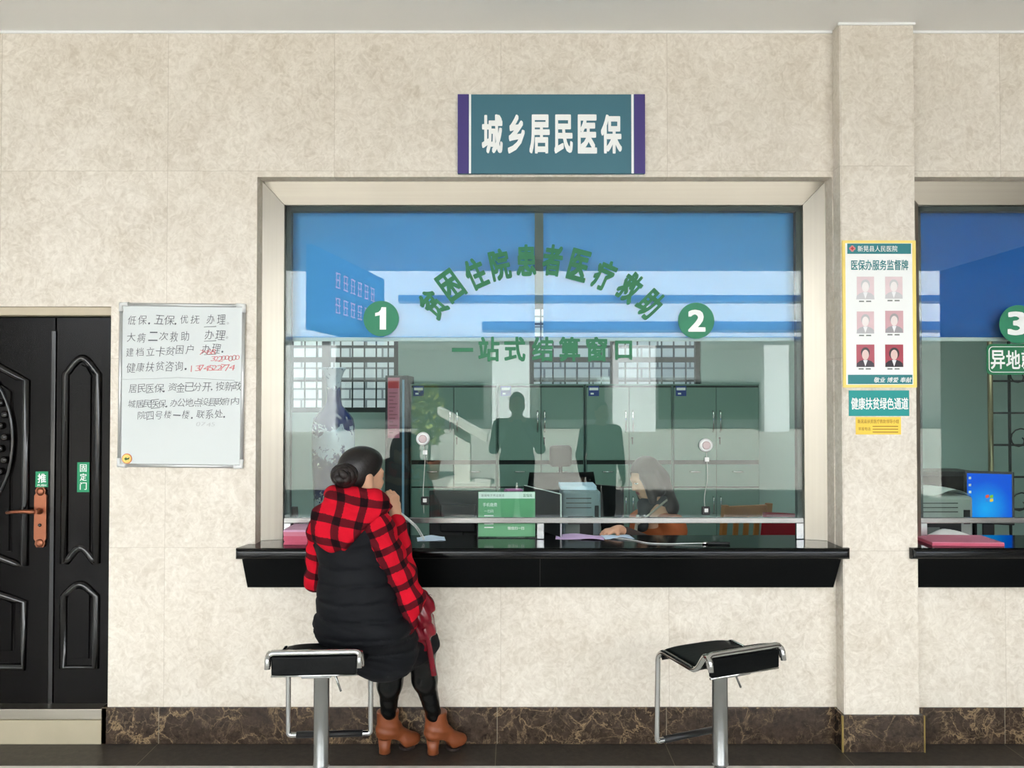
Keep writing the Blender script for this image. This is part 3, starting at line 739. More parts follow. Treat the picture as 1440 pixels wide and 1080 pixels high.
# carved oval with leaves on the main leaf, of which the right edge shows
ocx, ocz = (mx0 + xd(36)) / 2, zd(620)
mb = MB(); mb.tube([(ocx + (xd(19) - ocx) * math.cos(a), DY - .010, ocz + .42 * math.sin(a)) for a in [2 * PI * i / 48 for i in range(48)]], .012, 8, closed=True, up=(0, -1, 0)); mb.out('oval_moulding', M['door_moulding'], lf)
mb = MB()
for i in range(7):
    z = ocz + .20 - i * .06
    mb.lathe([(.004, 0), (.016, .004), (.020, .014), (.012, .022), (.002, .024)], (xd(3 + (i % 2) * 6), DY - .010, z), 12, 'y')
mb.out('carved_ornament', M['door_moulding'], lf)
mb = MB(); x0 = xseam - .006; mb.box(x0 - .012, x0 + .012, DY - .010, DY, DZB + .02, zd(465), bev=.004); mb.out('seam_cover', M['door_moulding'], lf)
# handle
hx, hz0, hz1 = xd(58.5), zd(769), zd(685)
mb = MB()
w2 = xd(67) - hx
mb.prism([(hx + w2 * a, DY - .012, hz0 + (hz1 - hz0) * b_) for a, b_ in ((-.55, 0), (.55, 0), (.85, .05), (.75, .10), (1, .14), (1, .86), (.75, .90), (.85, .95), (.55, 1), (-.55, 1), (-.85, .95), (-.75, .90), (-1, .86), (-1, .14), (-.75, .10), (-.85, .05))], (0, .012, 0))
for b_ in (.07, .93): mb.lathe([(.022, 0), (.018, .006), (.006, .009)], (hx, DY - .012, hz0 + (hz1 - hz0) * b_), 16, 'y')
hp = mb.out('handle_plate', M['copper'], lf)
mb = MB(); lz = zd(718)
mb.lathe([(.017, 0), (.017, .012), (.012, .018), (.012, .045)], (hx, DY - .012, lz), 16, 'y')
mb.tube([(hx, DY - .055, lz), (hx - .05, DY - .058, lz + .003), (hx - .11, DY - .055, lz + .001), (xd(18), DY - .05, lz - .004)], [.012, .011, .0095, .008], 12); mb.out('lever', M['copper'], lf)
mb = MB(); mb.lathe([(.009, 0), (.008, .006), (.003, .007)], (hx, DY - .012, zd(738)), 14, 'y'); mb.out('keyhole', M['black_gloss'], lf)
# threshold and step
mb = MB(); mb.box(DXL, DXR - .004, -.004, .30, P(100, 1012, -.004).z, P(100, 997, 0).z, bev=.003); struct(mb.out('trim_2', M['steel_h']), 'brushed steel door threshold')
mb = MB(); mb.box(DXL, DXR - .026, -.012, .30, 0, P(100, 1012, -.004).z - .0005); struct(mb.out('trim_3', pm('worn concrete', (176, 166, 142), .8, var=.16, scale=5)), 'worn concrete step under the door')
def sticker(name, label, cat, rect, Y, cols, lines, th=.0015, pad=None):
    x0, x1, z0, z1 = RC(*rect, Y)
    r = thing(name, label, cat, ((x0 + x1) / 2, Y, z0))
    mb = MB(); mb.box(x0, x1, Y - th, Y, z0, z1); mb.out('backing', cols, r)
    return r
GD = pm('green door sticker', (0, 140, 92), .5)
Ys = DY - .001
s = sticker('push_sticker', 'small square green sticker above the copper door handle', 'sticker', (50, 663, 68, 685), DY - .0005, GD, None)
text('character', '推', (53, 666, 65, 679), DY - .002, M['letter_white'], s, offset=.02)
text('small_print', 'PUSH', (53, 681, 65, 684), DY - .002, M['letter_white'], s, offset=.0)
Yk = DY - .0125
s = sticker('fixed_door_sticker', 'tall green sticker with three characters on the narrow door leaf', 'sticker', (108.5, 650, 126, 692), Yk, GD, None)
for i, ch in enumerate('固定门'): text('character', ch, (112.5, 653 + i * 12.6, 122, 663.5 + i * 12.6), Yk - .0015, M['letter_white'], s, offset=.008)

# ------------------------------------------------------------------ name board over the window
def board(name, label, cat, rect, Yb, Yf, mat, part='panel', bev=.002):
    x0, x1, z0, z1 = RC(*rect, Yf)
    r = thing(name, label, cat, ((x0 + x1) / 2, Yb, z0))
    mb = MB(); mb.box(x0, x1, Yf, Yb, z0, z1, bev=bev); mb.out(part, mat, r); return r
def strip(name, rect, Y, th, mat, parent):
    x0, x1, z0, z1 = RC(*rect, Y); mb = MB(); mb.box(x0, x1, Y - th, Y, z0, z1); return mb.out(name, mat, parent)
sb = board('sign_board', 'teal sign board with six white characters and purple ends above window one', 'sign', (643.5, 132.5, 907, 244), 0, -.022, M['teal_board'])
for a in ((643.5, 132.5, 659, 244), (892, 132.5, 907, 244)): strip('purple_end', a, -.0221, .001, M['purple'], sb)
for a in ((659.5, 132.5, 662.5, 244), (888, 132.5, 891, 244)): strip('white_stripe', a, -.0221, .001, M['letter_white'], sb)
for ch, a, b_ in (('城', 677.5, 707), ('乡', 714, 738), ('居', 744.5, 773), ('民', 779.5, 805.5), ('医', 812.5, 839.5), ('保', 845, 874.5)):
    text('character', ch, (a, 161, b_, 216), -.0225, M['letter_white'], sb, offset=.034)

# ------------------------------------------------------------------ vinyl lettering on the glass
GV = GY - .0004
def lettering(name, label):
    return thing(name, label, 'window lettering', (P(740, 400, GV).x, GV, P(740, 440, GV).z))
sl = lettering('arched_lettering', 'green arched slogan of ten characters on window one glass')
arc = [('贫', 609, 428, 49), ('困', 634, 402, 36), ('住', 669, 385, 24), ('院', 703, 372, 12), ('患', 740, 366, 1), ('者', 777, 366, -7), ('医', 814, 373, -15), ('疗', 850, 387, -24), ('救', 886, 404, -37), ('助', 914, 427, -45)]
def char(ch, cx, cy, wpx, hpx, rot, parent, mat, off=.02, Y=None):
    Y = GV if Y is None else Y
    c = P(cx, cy, Y); s = (Y + CAM_D) / FPX; mb = MB()
    text_bm(mb, ch, c.x - wpx * s / 2, c.x + wpx * s / 2, c.z - hpx * s / 2, c.z + hpx * s / 2, Y, offset=off, th=.0006, rot=R(rot)); return mb.out('character', mat, parent)
for ch, cx, cy, a in arc: char(ch, cx, cy, 28, 45, a, sl, M['green_vinyl'], .036)
s2 = lettering('straight_lettering', 'green straight line of seven characters under the arched slogan')
char('一', 650.5, 492, 30, 5.5, 0, s2, M['green_vinyl'], .0)
for ch, cx in zip('站式结算窗口', (687.5, 724, 763, 801, 839, 877)):
    char(ch, cx, 491 if ch != '口' else 492.5, 30 if ch != '口' else 24, 35 if ch != '口' else 27, 0, s2, M['green_vinyl'], .03)
def number(n, cx, cy, rpx, label, rect, Y=GV, cat='number sticker'):
    c = P(cx, cy, Y); s = (Y + CAM_D) / FPX
    r = thing('number_sticker', label, cat, (c.x, Y, c.z))
    mb = MB(); mb.lathe([(rpx * s, 0), (rpx * s, .0006)], c, 48, 'y'); mb.out('disc', M['green_disc'], r)
    mb = MB(); x0, x1, z0, z1 = RC(*rect, Y - .0008)
    if n == '1':
        w_ = x1 - x0; h_ = z1 - z0
        mb.prism([(x0 + w_ * a, Y - .0014, z0 + h_ * b_) for a, b_ in ((.42, 0), (1, 0), (1, 1), (.58, 1), (.50, .88), (.30, .78), (0, .74), (0, .60), (.42, .64))], (0, .0006, 0))
    else: text_bm(mb, n, x0, x1, z0, z1, Y - .0008, offset=.032, th=.0006)
    mb.out('numeral', M['letter_white'], r)
number('1', 536, 448, 25, 'round green sticker with white numeral one on the glass', (527.5, 432, 543, 463.5))
number('2', 979, 451, 25.5, 'round green sticker with white numeral two on the glass', (967.5, 435.5, 992, 466.5))
number('3', 1432, 456, 27, 'round green sticker with white numeral three, cut by the picture edge', (1417, 438, 1445, 471.5))
x0, x1, z0, z1 = RC(1387, 484, 1530, 527, GV)
rs = thing('window_sign', 'green rounded sign with white outline below the number three', 'sign', ((x0 + x1) / 2, GV, z0))
def rrect(x0, x1, z0, z1, r, Y, n=6):
    return [(cx + r * math.cos(a), Y, cz + r * math.sin(a)) for cx, cz, a0 in ((x1 - r, z1 - r, 0), (x0 + r, z1 - r, PI / 2), (x0 + r, z0 + r, PI), (x1 - r, z0 + r, 1.5 * PI)) for a in [a0 + PI / 2 * i / n for i in range(n + 1)]]
mb = MB(); mb.prism(rrect(x0, x1, z0, z1, .025, GV - .003), (0, .003, 0)); mb.out('panel', M['green_vinyl'], rs)
mb = MB(); mb.tube(rrect(x0 + .014, x1 - .014, z0 + .014, z1 - .014, .022, GV - .0031), .0022, 6, closed=True, up=(0, -1, 0)); mb.out('outline', M['letter_white'], rs)
for i, ch in enumerate('异地就医结算'): text('character', ch, (1393.5 + i * 21.5, 492.5, 1413 + i * 21.5, 519), GV - .004, M['letter_white'], rs, offset=.016)

# ------------------------------------------------------------------ whiteboard with marker writing
wb_c = [P(167, 425, -.02), P(345, 427, -.02), P(341, 659, -.02), P(164, 657, -.02)]
wb = thing('whiteboard', 'white marker board with handwritten notes, hung between the door and window one', 'whiteboard', (P(254, 657, 0).x, 0, P(254, 657, 0).z))
def wq(u, v, Y): # u right, v down
    a = wb_c[0].lerp(wb_c[1], u); b_ = wb_c[3].lerp(wb_c[2], u); q = a.lerp(b_, v); return Vector((q.x, Y, q.z))
mb = MB(); mb.prism([wq(.01, .01, -.012), wq(.99, .01, -.012), wq(.99, .99, -.012), wq(.01, .99, -.012)], (0, .011, 0)); mb.out('writing_surface', pm('marker board', (206, 212, 211), .3, var=.01), wb)
alu = pm('pale aluminium', (206, 208, 208), .35, .7)
for name, a, b_ in (('frame_rail', (0, .012), (1, .012)), ('frame_rail', (0, .988), (1, .988)), ('frame_rail', (.014, 0), (.014, 1)), ('frame_rail', (.986, 0), (.986, 1))):
    mb = MB(); mb.tube([wq(*a, -.011), wq(*b_, -.011)], .0095, 8, flat=(1, 1)); mb.out(name, alu, wb)
for u in (0, 1):
    for v in (0, 1):
        mb = MB(); du, dv = (.055 if u == 0 else -.055), (.042 if v == 0 else -.042)
        mb.tube([wq(u + du * 1.3, v + dv * .25, -.012), wq(u + du * .25, v + dv * .25, -.012), wq(u + du * .25, v + dv * 1.3, -.012)], .012, 10); mb.out('corner_cap', M['white'], wb)
ink = pm('black marker ink', (88, 90, 96), .7); red = pm('red marker ink', (214, 120, 124), .7); faint = pm('rubbed out ink', (186, 190, 190), .8)
def hand(line, x, y, dx, h, mat, slope=0.0, w_=None):
    mb = MB(); px = x
    for ch in line:
        if ch != ' ':
            j = lambda k: random.uniform(-k, k)
            hh = h * (1 + j(.12)); ww = (w_ or h * .95) * (1 + j(.15))
            if ch in '。,.、': hh, ww = h * .22, h * .2
            if ch == '1': ww *= .3
            if ch == '一': hh = h * .12
            ya = y + slope * (px - x) + j(.6) + (h - hh if ch in '。,.、' else h * .45 if ch == '一' else 0)
            x0, x1, z0, z1 = RC(px, ya, px + ww, ya + hh, -.0128)
            text_bm(mb, ch, x0, x1, z0, z1, -.0128, offset=(0 if ch in '一二三' else -.009), th=.0005, rot=R(j(7)), shear=.12)
        if ch in ' 。,.' and mb.bm.verts: mb.out('handwriting', mat, wb); mb = MB()
        px += dx * (.6 if ch in ' 。,.、' else 1)
    if mb.bm.verts: mb.out('handwriting', mat, wb)
hand('低保.五保.优抚 办理。', 180, 444, 14.2, 13, ink, -.01)
hand('大病二次救助  办理。', 178, 468, 15.2, 13, ink, -.03)
hand('建档立卡贫困户 办理.', 177, 490, 14.0, 13, ink, -.055)
hand('健康扶贫咨询.', 178, 511, 13.6, 14, ink, -.05)
hand('7458', 281, 492, 5.2, 7, red, -.05); hand('32200000', 296, 501, 5, 7, red, -.05); hand('1374522774', 268, 514, 6.0, 8, red, -.03)
hand('居民医保.资金已分开,按新政', 181, 541, 12.0, 12.5, ink, -.035)
hand('城居民医保.办公地点设县政府内', 180, 563, 10.6, 11.5, ink, -.03)
hand('院四号楼一楼.联系处.', 193, 579, 12.6, 12, ink, -.03)
hand('0745', 276, 594, 7, 6, faint)
for y0, y1 in ((460, 459), (480, 479), (499, 498)):
    a, b_ = P(287, y0, -.0128), P(304, y1, -.0128); mb = MB(); mb.tube([a, b_], .0012, 5); mb.out('underline', ink, wb)
mb = MB(); mb.tube([P(168, 533.5, -.0128), P(220, 532.5, -.0128), P(250, 531, -.0128), P(330, 535, -.0128)], .0010, 5); mb.out('ruled_line', faint, wb)
c = P(178.5, 645, -.0125); mb = MB(); mb.lathe([(.027, 0), (.026, .002)], c, 28, 'y'); sk = mb.out('round_emblem', pm('orange emblem ring', (206, 120, 74), .5), wb)
mb = MB(); mb.lathe([(.022, 0), (.022, .003)], c, 28, 'y'); mb.out('emblem_centre', pm('yellow emblem', (240, 206, 110), .5), sk)
mb = MB(); mb.prism([(c.x + a, c.y - .0036, c.z + b_) for a, b_ in ((-.013, .0), (-.006, -.009), (.012, -.003), (.016, .008), (.002, .002), (-.004, .008))], (0, .001, 0)); mb.out('emblem_leaf', pm('olive leaf print', (70, 104, 40), .5), sk)

# ------------------------------------------------------------------ notices on the pilaster
PY = PF
nb = board('notice_board', 'tall yellow-edged staff board with six portraits on the pilaster', 'notice board', (1186, 338, 1288, 545), PY, PY - .010, M['yellow_pale'])
Y1 = PY - .0102
strip('white_field', (1190, 342, 1282.5, 541), Y1, .0008, M['letter_white'], nb)
Y2 = Y1 - .001
h1 = strip('header_band', (1191.5, 342.5, 1281, 357), Y2, .0006, M['teal'], nb)
strip('footer_band', (1192.5, 527, 1283, 540), Y2, .0006, M['teal'], nb)
Y3 = Y2 - .0008
text('heading', '新晃县人民医院', (1206, 345.5, 1262, 354), Y3, M['letter_white'], nb, offset=.004)
text('title', '医保办服务监督牌', (1197, 365.5, 1277, 380), Y2, M['teal'], nb, offset=.012)
text('motto', '敬业 博爱 奉献', (1229, 530.5, 1282, 538), Y3, M['letter_white'], nb, offset=.008, shear=.2)
mb = MB(); c = P(1198.5, 349.5, Y3)
for a in range(4):
    ang = a * PI / 2; mb.lathe([(.0085, 0), (.0085, .0004)], c + Vector((.008 * math.cos(ang), 0, .008 * math.sin(ang))), 12, 'y')
mb.out('emblem', pm('pale red emblem', (226, 150, 150), .6), nb)
mb = MB(); mb.box(c.x - .008, c.x + .008, Y3 - .001, Y3 - .0006, c.z - .0025, c.z + .0025); mb.box(c.x - .0025, c.x + .0025, Y3 - .0011, Y3 - .0007, c.z - .008, c.z + .008); mb.out('emblem_cross', pm('red cross', (196, 50, 50), .6), nb)
def portrait(x0, y0, x1, y1, fade, woman):
    mixf = lambda c: tuple(v + (246 - v) * fade for v in c)
    kk = '%.2f' % fade
    p = strip('portrait', (x0, y0, x1, y1), Y2, .0006, pm('portrait backdrop ' + kk, mixf((176, 74, 88)), .6, var=.08), nb)
    cx, h = (x0 + x1) / 2, y1 - y0
    def blob(name, pts, mat, dy):
        mb = MB(); mb.prism([tuple(P(cx + a * h, y0 + b_ * h, Y2 - dy)) for a, b_ in pts], (0, .0003, 0)); mb.out(name, mat, p)
    el = lambda cx_, cy_, rx, ry, n=18: [(cx_ + rx * math.cos(2 * PI * i / n), cy_ + ry * math.sin(2 * PI * i / n)) for i in range(n)]
    blob('jacket', [(-.40, 1), (-.38, .84), (-.26, .74), (-.10, .68), (.10, .68), (.26, .74), (.38, .84), (.40, 1)], pm('portrait jacket ' + kk, mixf((52, 44, 54)), .6), .0012)
    blob('shirt', [(-.10, .69), (.10, .69), (0, .98)], pm('portrait shirt ' + kk, mixf((236, 232, 236)), .6), .0016)
    blob('hair', el(0, .36 if not woman else .40, .20 if not woman else .23, .24 if not woman else .27), pm('portrait hair ' + kk, mixf((66, 58, 60)), .6), .0020)
    blob('face', el(0, .46, .155, .23), pm('portrait face ' + kk, mixf((232, 204, 196)), .6), .0024)
for (x0, y0, x1, y1, fd, wm) in ((1205, 389, 1229, 421, .80, 0), (1245, 389, 1269, 420, .80, 0), (1205, 438, 1229, 469, .72, 0), (1245, 437, 1270, 468, .58, 0), (1204.5, 484.5, 1229.5, 516, .12, 0), (1245, 484.5, 1270, 516, .0, 1)):
    portrait(x0, y0, x1, y1, fd, wm); [strip('caption', (x0 + 3 + 10 * q, y1 + 1.8, x0 + 10 + 10 * q, y1 + 3.6), Y2, .0004, M['grey_print'], nb) for q in (0, 1)]
g = board('poverty_relief_sign', 'teal sign with eight white characters below the staff board', 'sign', (1194, 549, 1278.5, 585), PY, PY - .003, M['teal_bright'], bev=.0005)
text('lettering', '健康扶贫绿色通道', (1197, 559, 1277, 576), PY - .0034, M['letter_white'], g, offset=.016)
g = board('yellow_note', 'small yellow printed note at the bottom of the pilaster notices', 'note', (1203.5, 586.5, 1267, 611), PY, PY - .002, M['yellow'], part='sheet', bev=.0003)
text('first_line', '新晃县扶贫医疗救助领导小组', (1206, 589.5, 1264, 595.5), PY - .0023, M['brown_print'], g, offset=.0, th=.0005)
text('second_line', '举报电话:', (1207, 600.5, 1225, 605.5), PY - .0023, M['brown_print'], g, offset=.0, th=.0005)
for yy in (599, 603, 607): strip('printed_rule', (1227, yy, 1263, yy + 1.2), PY - .0021, .0004, M['brown_print'], g)

# ------------------------------------------------------------------ swan stools
def smooth_path(pts, r=.03, n=5):
    """round the corners of a polyline"""
    pts = [Vector(p) for p in pts]; out_ = [pts[0]]
    for i in range(1, len(pts) - 1):
        a, b_, c_ = pts[i - 1], pts[i], pts[i + 1]
        d1, d2 = (a - b_), (c_ - b_); k = min(r, d1.length * .45, d2.length * .45)
        p, q = b_ + d1.normalized() * k, b_ + d2.normalized() * k
        for j in range(n + 1):
            t = j / n; out_.append(p * (1 - t) ** 2 + b_ * 2 * t * (1 - t) + q * t * t)
    out_.append(pts[-1]); return out_
SW, ST = .18, .17
def stool(loc, rz, label):
    r = thing('bar_stool', label, 'stool', (0, 0, 0), 'black and chrome stools at the counter')
    zf, zb, zd_, zft = .695, .768, .686, .325
    # local: x = width, y = towards the wall (front, with the footrest); back edge at -ST
    prof = smooth_path([(0, ST, zf), (0, -ST + .075, zd_), (0, -ST + .005, zb), (0, -ST - .012, zb - .004), (0, -ST - .02, zb - .05)], .035, 5)
    prof_side = smooth_path([(0, ST + .015, zft), (0, ST + .005, zf - .03), (0, ST - .03, zf), (0, -ST + .075, zd_), (0, -ST + .012, zb), (0, -ST - .018, zb - .012), (0, -ST - .024, zb - .055)], .035, 6)
    loop = [Vector((-SW, p.y, p.z)) for p in prof_side][::-1]
    full = loop[:-1] + smooth_path([loop[-1], Vector((-SW, ST + .015, zft - .03)), Vector((SW, ST + .015, zft - .03)), Vector((SW, loop[-1].y, loop[-1].z))], .03, 6)[0:] + [Vector((SW, p.y, p.z)) for p in prof_side[1:]]
    full = [p for i, p in enumerate(full) if i == 0 or (p - full[i - 1]).length > 1e-4]
    mb = MB(); mb.tube(full, .0115, 10); mb.out('frame', M['chrome'], r)
    mb = MB(); mb.tube(smooth_path([(-SW, -ST - .018, zb - .045), (-SW, -ST - .002, zb + .002), (SW, -ST - .002, zb + .002), (SW, -ST - .018, zb - .045)], .03, 6), .0125, 10, flat=(1, 1)); mb.out('back_rail', M['chrome'], r)
    # padded seat following the bend
    sp = smooth_path([(0, ST - .004, zf - .03), (0, ST - .015, zf + .004), (0, ST - .05, zf + .002), (0, -ST + .078, zd_ + .008), (0, -ST + .016, zb + .004)], .04, 6)
    mb = MB(); n = len(sp); tops = []; bots = []
    for i, p in enumerate(sp):
        t = (sp[min(i + 1, n - 1)] - sp[max(i - 1, 0)]).normalized(); nr = Vector((0, -t.z, t.y)); nr = nr if nr.z > 0 else -nr
        if i < 3: nr = Vector((0, .6, .8)).normalized()
        row = []
        for k in range(13):
            u = -1 + 2 * k / 12; x = u * (SW - .009); crown = .010 * (1 - u ** 4)
            row.append((mb.bm.verts.new((x, p.y + nr.y * crown, p.z + nr.z * crown)), mb.bm.verts.new((x, p.y - nr.y * .016, p.z - nr.z * .016))))
        tops.append([q[0] for q in row]); bots.append([q[1] for q in row])
    for i in range(n - 1):
        for k in range(12):
            for rows, fl in ((tops, 0), (bots, 1)):
                q = (rows[i][k], rows[i + 1][k], rows[i + 1][k + 1], rows[i][k + 1]); mb.bm.faces.new(q[::-1] if fl else q).smooth = True
        for k in (0, 12): mb.bm.faces.new((tops[i][k], tops[i + 1][k], bots[i + 1][k], bots[i][k]))
    for i in (0, n - 1):
        for k in range(12): mb.bm.faces.new((tops[i][k], tops[i][k + 1], bots[i][k + 1], bots[i][k]))
    mb.out('seat', M['leather_black'], r)
    mb = MB(); mb.box(-SW + .012, SW - .012, -ST - .014, -ST + .010, zb - .085, zb - .012, bev=.006); mb.out('seat_back_panel', M['leather_black'], r)
    mb = MB(); mb.tube([(-SW + .01, -ST - .004, zb - .089), (SW - .01, -ST - .004, zb - .089)], .005, 8); mb.out('lower_rail', M['chrome'], r)
    mb = MB(); mb.box(-.06, .06, -ST + .03, .09, zd_ - .032, zd_ - .016, bev=.004); mb.out('seat_plate', M['satin_metal'], r)
    mb = MB(); mb.tube([(-SW + .035, ST + .015, zft - .03), (SW - .035, ST + .015, zft - .03)], .0145, 12); mb.out('footrest_grip', M['black_plastic'], r)
    cy = -.015
    mb = MB(); mb.lathe([(.040, zd_ - .0325), (.036, zd_ - .042), (.032, zd_ - .046), (.0325, .262), (.034, .258), (.034, .250), (.030, .247)][::-1], (0, cy, 0), 28); mb.out('column', M['satin_metal'], r)
    mb = MB(); mb.lathe([(.026, .03), (.026, .252)], (0, cy, 0), 24); mb.out('piston', M['satin_metal'], r)
    mb = MB(); mb.lathe([(.21, 0), (.21, .006), (.19, .014), (.09, .028), (.035, .040), (.028, .05)], (0, cy, 0), 40); mb.out('base', M['chrome'], r)
    mb = MB(); mb.tube([(.02, cy, zd_ - .048), (.06, cy - .02, zd_ - .056), (.085, cy - .03, zd_ - .12)], .0045, 8); mb.out('lever', M['satin_metal'], r)
    r.location = loc; r.rotation_euler = (0, 0, rz); return r
st1 = stool((-.797, -.766, 0), .058, 'black and chrome stool the woman in red plaid sits on')
st2 = dup(st1, 'empty black and chrome stool standing below window two', (.867, -.753, 0), .403)
# ------------------------------------------------------------------ filing cabinets
KY = 3.40
kx = [P(x, 600, KY).x for x in (577, 699.5, 823, 945.5, 1069)]
kz = P(700, 540, KY).z
def cab(x0, x1):
    r = thing('filing_cabinet', '', 'cabinet', (x0, KY, 0), 'grey green steel cabinets along the office back wall')
    wd = x1 - x0; xm = (x0 + x1) / 2; zs = [P(700, y, KY).z for y in (545, 647, 653, 684, 686)]
    mb = MB(); mb.box(x0 + .003, x1 - .003, KY, KY + .42, .0, kz, bev=.004); body = mb.out('body', M['cabinet'], r)
    mb = MB(); mb.box(x0 + .010, x1 - .010, KY - .0015, KY + .0005, .08, kz - .015); mb.out('door_gap', M['cabinet_gap'], r)
    def door(name, a, b_, z0, z1):
        mb = MB(); mb.box(a, b_, KY - .018, KY - .002, z0, z1, bev=.003); return mb.out(name, M['cabinet'], r)
    for sd, a, b_ in ((-1, x0 + .014, xm - .003), (1, xm + .003, x1 - .014)):
        d = door('door', a, b_, zs[1], zs[0]); hx = xm + sd * .034
        mb = MB()
        for q in (-.006, .006): pass
        z0, z1 = P(700, 607, KY).z, P(700, 578, KY).z
        mb.tube([(hx, KY - .018, z0), (hx, KY - .045, z0 + .012), (hx, KY - .045, z1 - .012), (hx, KY - .018, z1)], .008, 8); mb.out('handle', M['chrome'], d)
        if sd == 1:
            mb = MB(); mb.lathe([(.010, 0), (.009, .006)], (xm + .03, KY - .018, z0 - .06), 12, 'y'); mb.box(xm + .026, xm + .034, KY - .03, KY - .024, z0 - .12, z0 - .06); mb.out('lock', M['black_plastic'], d)
        dd = door('drawer', a, b_, zs[3], zs[2]); hz = P(700, 663, KY).z; xc = (a + b_) / 2
        mb = MB(); mb.tube([(xc - .05, KY - .018, hz), (xc - .045, KY - .04, hz), (xc + .045, KY - .04, hz), (xc + .05, KY - .018, hz)], .007, 8); mb.out('handle', M['chrome'], dd)
        d2 = door('door', a, b_, .09, zs[4]); hz = P(700, 710, KY).z
        mb = MB(); mb.tube([(hx, KY - .018, hz - .08), (hx, KY - .045, hz - .07), (hx, KY - .045, hz + .07), (hx, KY - .018, hz + .08)], .008, 8); mb.out('handle', M['chrome'], d2)
    lx = x0 + .03; mb = MB(); mb.box(lx, lx + .10, KY - .0205, KY - .0182, kz - .115, kz - .02); lb = mb.out('label', M['label_blue'], r)
    mb = MB(); mb.box(lx + .008, lx + .092, KY - .0215, KY - .0206, kz - .06, kz - .035); mb.box(lx + .02, lx + .05, KY - .0215, KY - .0206, kz - .10, kz - .085); mb.out('label_print', M['letter_white'], lb)
    return r
cabl = ['leftmost grey green cabinet, behind the left intercom speaker', 'grey green cabinet second from left, behind the printer and folder', 'grey green cabinet third from left, above the seated clerk',
        'rightmost grey green cabinet, behind the right intercom speaker']
cb = cab(kx[0], kx[1]); cb['label'] = cabl[0]
for i in range(1, 4):
    dup(cb, cabl[i], (kx[i], KY, 0))

# dark narrow cupboard with a pink notice, left of the cabinets
x0, x1, z0, z1 = RC(541, 528, 574, 800, 3.3)
r = thing('narrow_cupboard', 'dark narrow cupboard standing left of the grey green cabinets', 'cupboard', ((x0 + x1) / 2, 3.45, 0))
mb = MB(); mb.box(x0, x1, 3.3, 3.75, 0, z1, bev=.006); mb.out('body', pm('charcoal steel', (44, 46, 48), .5), r)
mb = MB(); mb.box(x1 - .055, x1 - .035, 3.29, 3.3, .1, z1 - .04); mb.out('edge_strip', pm('pale blue strip', (150, 186, 214), .5), r)
x0, x1, z0, z1 = RC(545, 531, 562, 616, 3.295)
r = thing('pink_notice', 'long pink notice with red heading hung on the dark cupboard', 'notice', ((x0 + x1) / 2, 3.295, z0))
mb = MB(); mb.box(x0, x1, 3.293, 3.2985, z0, z1); mb.out('sheet', M['pink'], r)
mb = MB(); mb.box(x0 + .005, x1 - .005, 3.2915, 3.2928, z1 - .1, z1 - .03); mb.out('red_heading', pm('red heading print', (206, 66, 74), .7), r)
mb = MB()
for k in range(12): mb.box(x0 + .015, x1 - .02 - .02 * (k % 3), 3.2915, 3.2928, z1 - .15 - k * .034, z1 - .14 - k * .034)
mb.out('printed_rows', pm('grey rose print', (164, 96, 112), .7), r)

# blue and white vase on a stand
m, nt, out = nodes('blue and white porcelain'); L = nt.links
tc = N(nt, 'ShaderNodeTexCoord'); sep = N(nt, 'ShaderNodeSeparateXYZ'); L.new(tc.outputs['Object'], sep.inputs[0])
nz = N(nt, 'ShaderNodeTexNoise', Scale=15.0, Detail=5.0, Roughness=.65, Distortion=1.2); L.new(tc.outputs['Object'], nz.inputs['Vector'])
wv = math_n(nt, 'SINE', math_n(nt, 'MULTIPLY', sep.outputs[2], 13.0))
f = math_n(nt, 'GREATER_THAN', math_n(nt, 'ADD', math_n(nt, 'MULTIPLY', nz.outputs['Fac'], 2.0), math_n(nt, 'MULTIPLY', wv, .35)), .88)
colr = mixc(nt, f, lin((196, 206, 220)), lin((28, 44, 104))); b = N(nt, 'ShaderNodeBsdfPrincipled', Roughness=.15); L.new(colr, b.inputs['Base Color']); L.new(b.outputs[0], out.inputs['Surface'])
VY = 1.5; vc = P(469, 600, VY); s_ = (VY + CAM_D) / FPX
r = thing('floor_vase', 'tall blue and white porcelain vase at the left inside window one', 'vase', (vc.x, VY, .62))
zz = lambda py: P(469, py, VY).z
mb = MB(); mb.lathe([(.10, .62), (.115, .66), (.118, .72), (27 * s_, zz(700)), (29.5 * s_, zz(650)), (29.5 * s_, zz(600)), (27 * s_, zz(588)), (20 * s_, zz(579)), (12 * s_, zz(570)), (10 * s_, zz(560)), (9.5 * s_, zz(545)), (10.5 * s_, zz(533)), (14 * s_, zz(523)), (17.5 * s_, zz(518)), (17 * s_, zz(517)), (12 * s_, zz(526))], (vc.x, VY, 0), 40)
mb.out('vase_body', m, r)
r = thing('vase_stand', 'dark wooden stand under the blue and white vase', 'stand', (vc.x, VY, 0))
mb = MB(); mb.lathe([(.19, .58), (.20, .60), (.19, .619)], (vc.x, VY, 0), 32); mb.out('stand_top', M['wood_dark'], r)
for k in range(4):
    a = PI / 4 + k * PI / 2; mb = MB(); mb.tube([(vc.x + .16 * math.cos(a), VY + .16 * math.sin(a), .585), (vc.x + .19 * math.cos(a), VY + .19 * math.sin(a), 0)], .02, 8); mb.out('leg', M['wood_dark'], r)

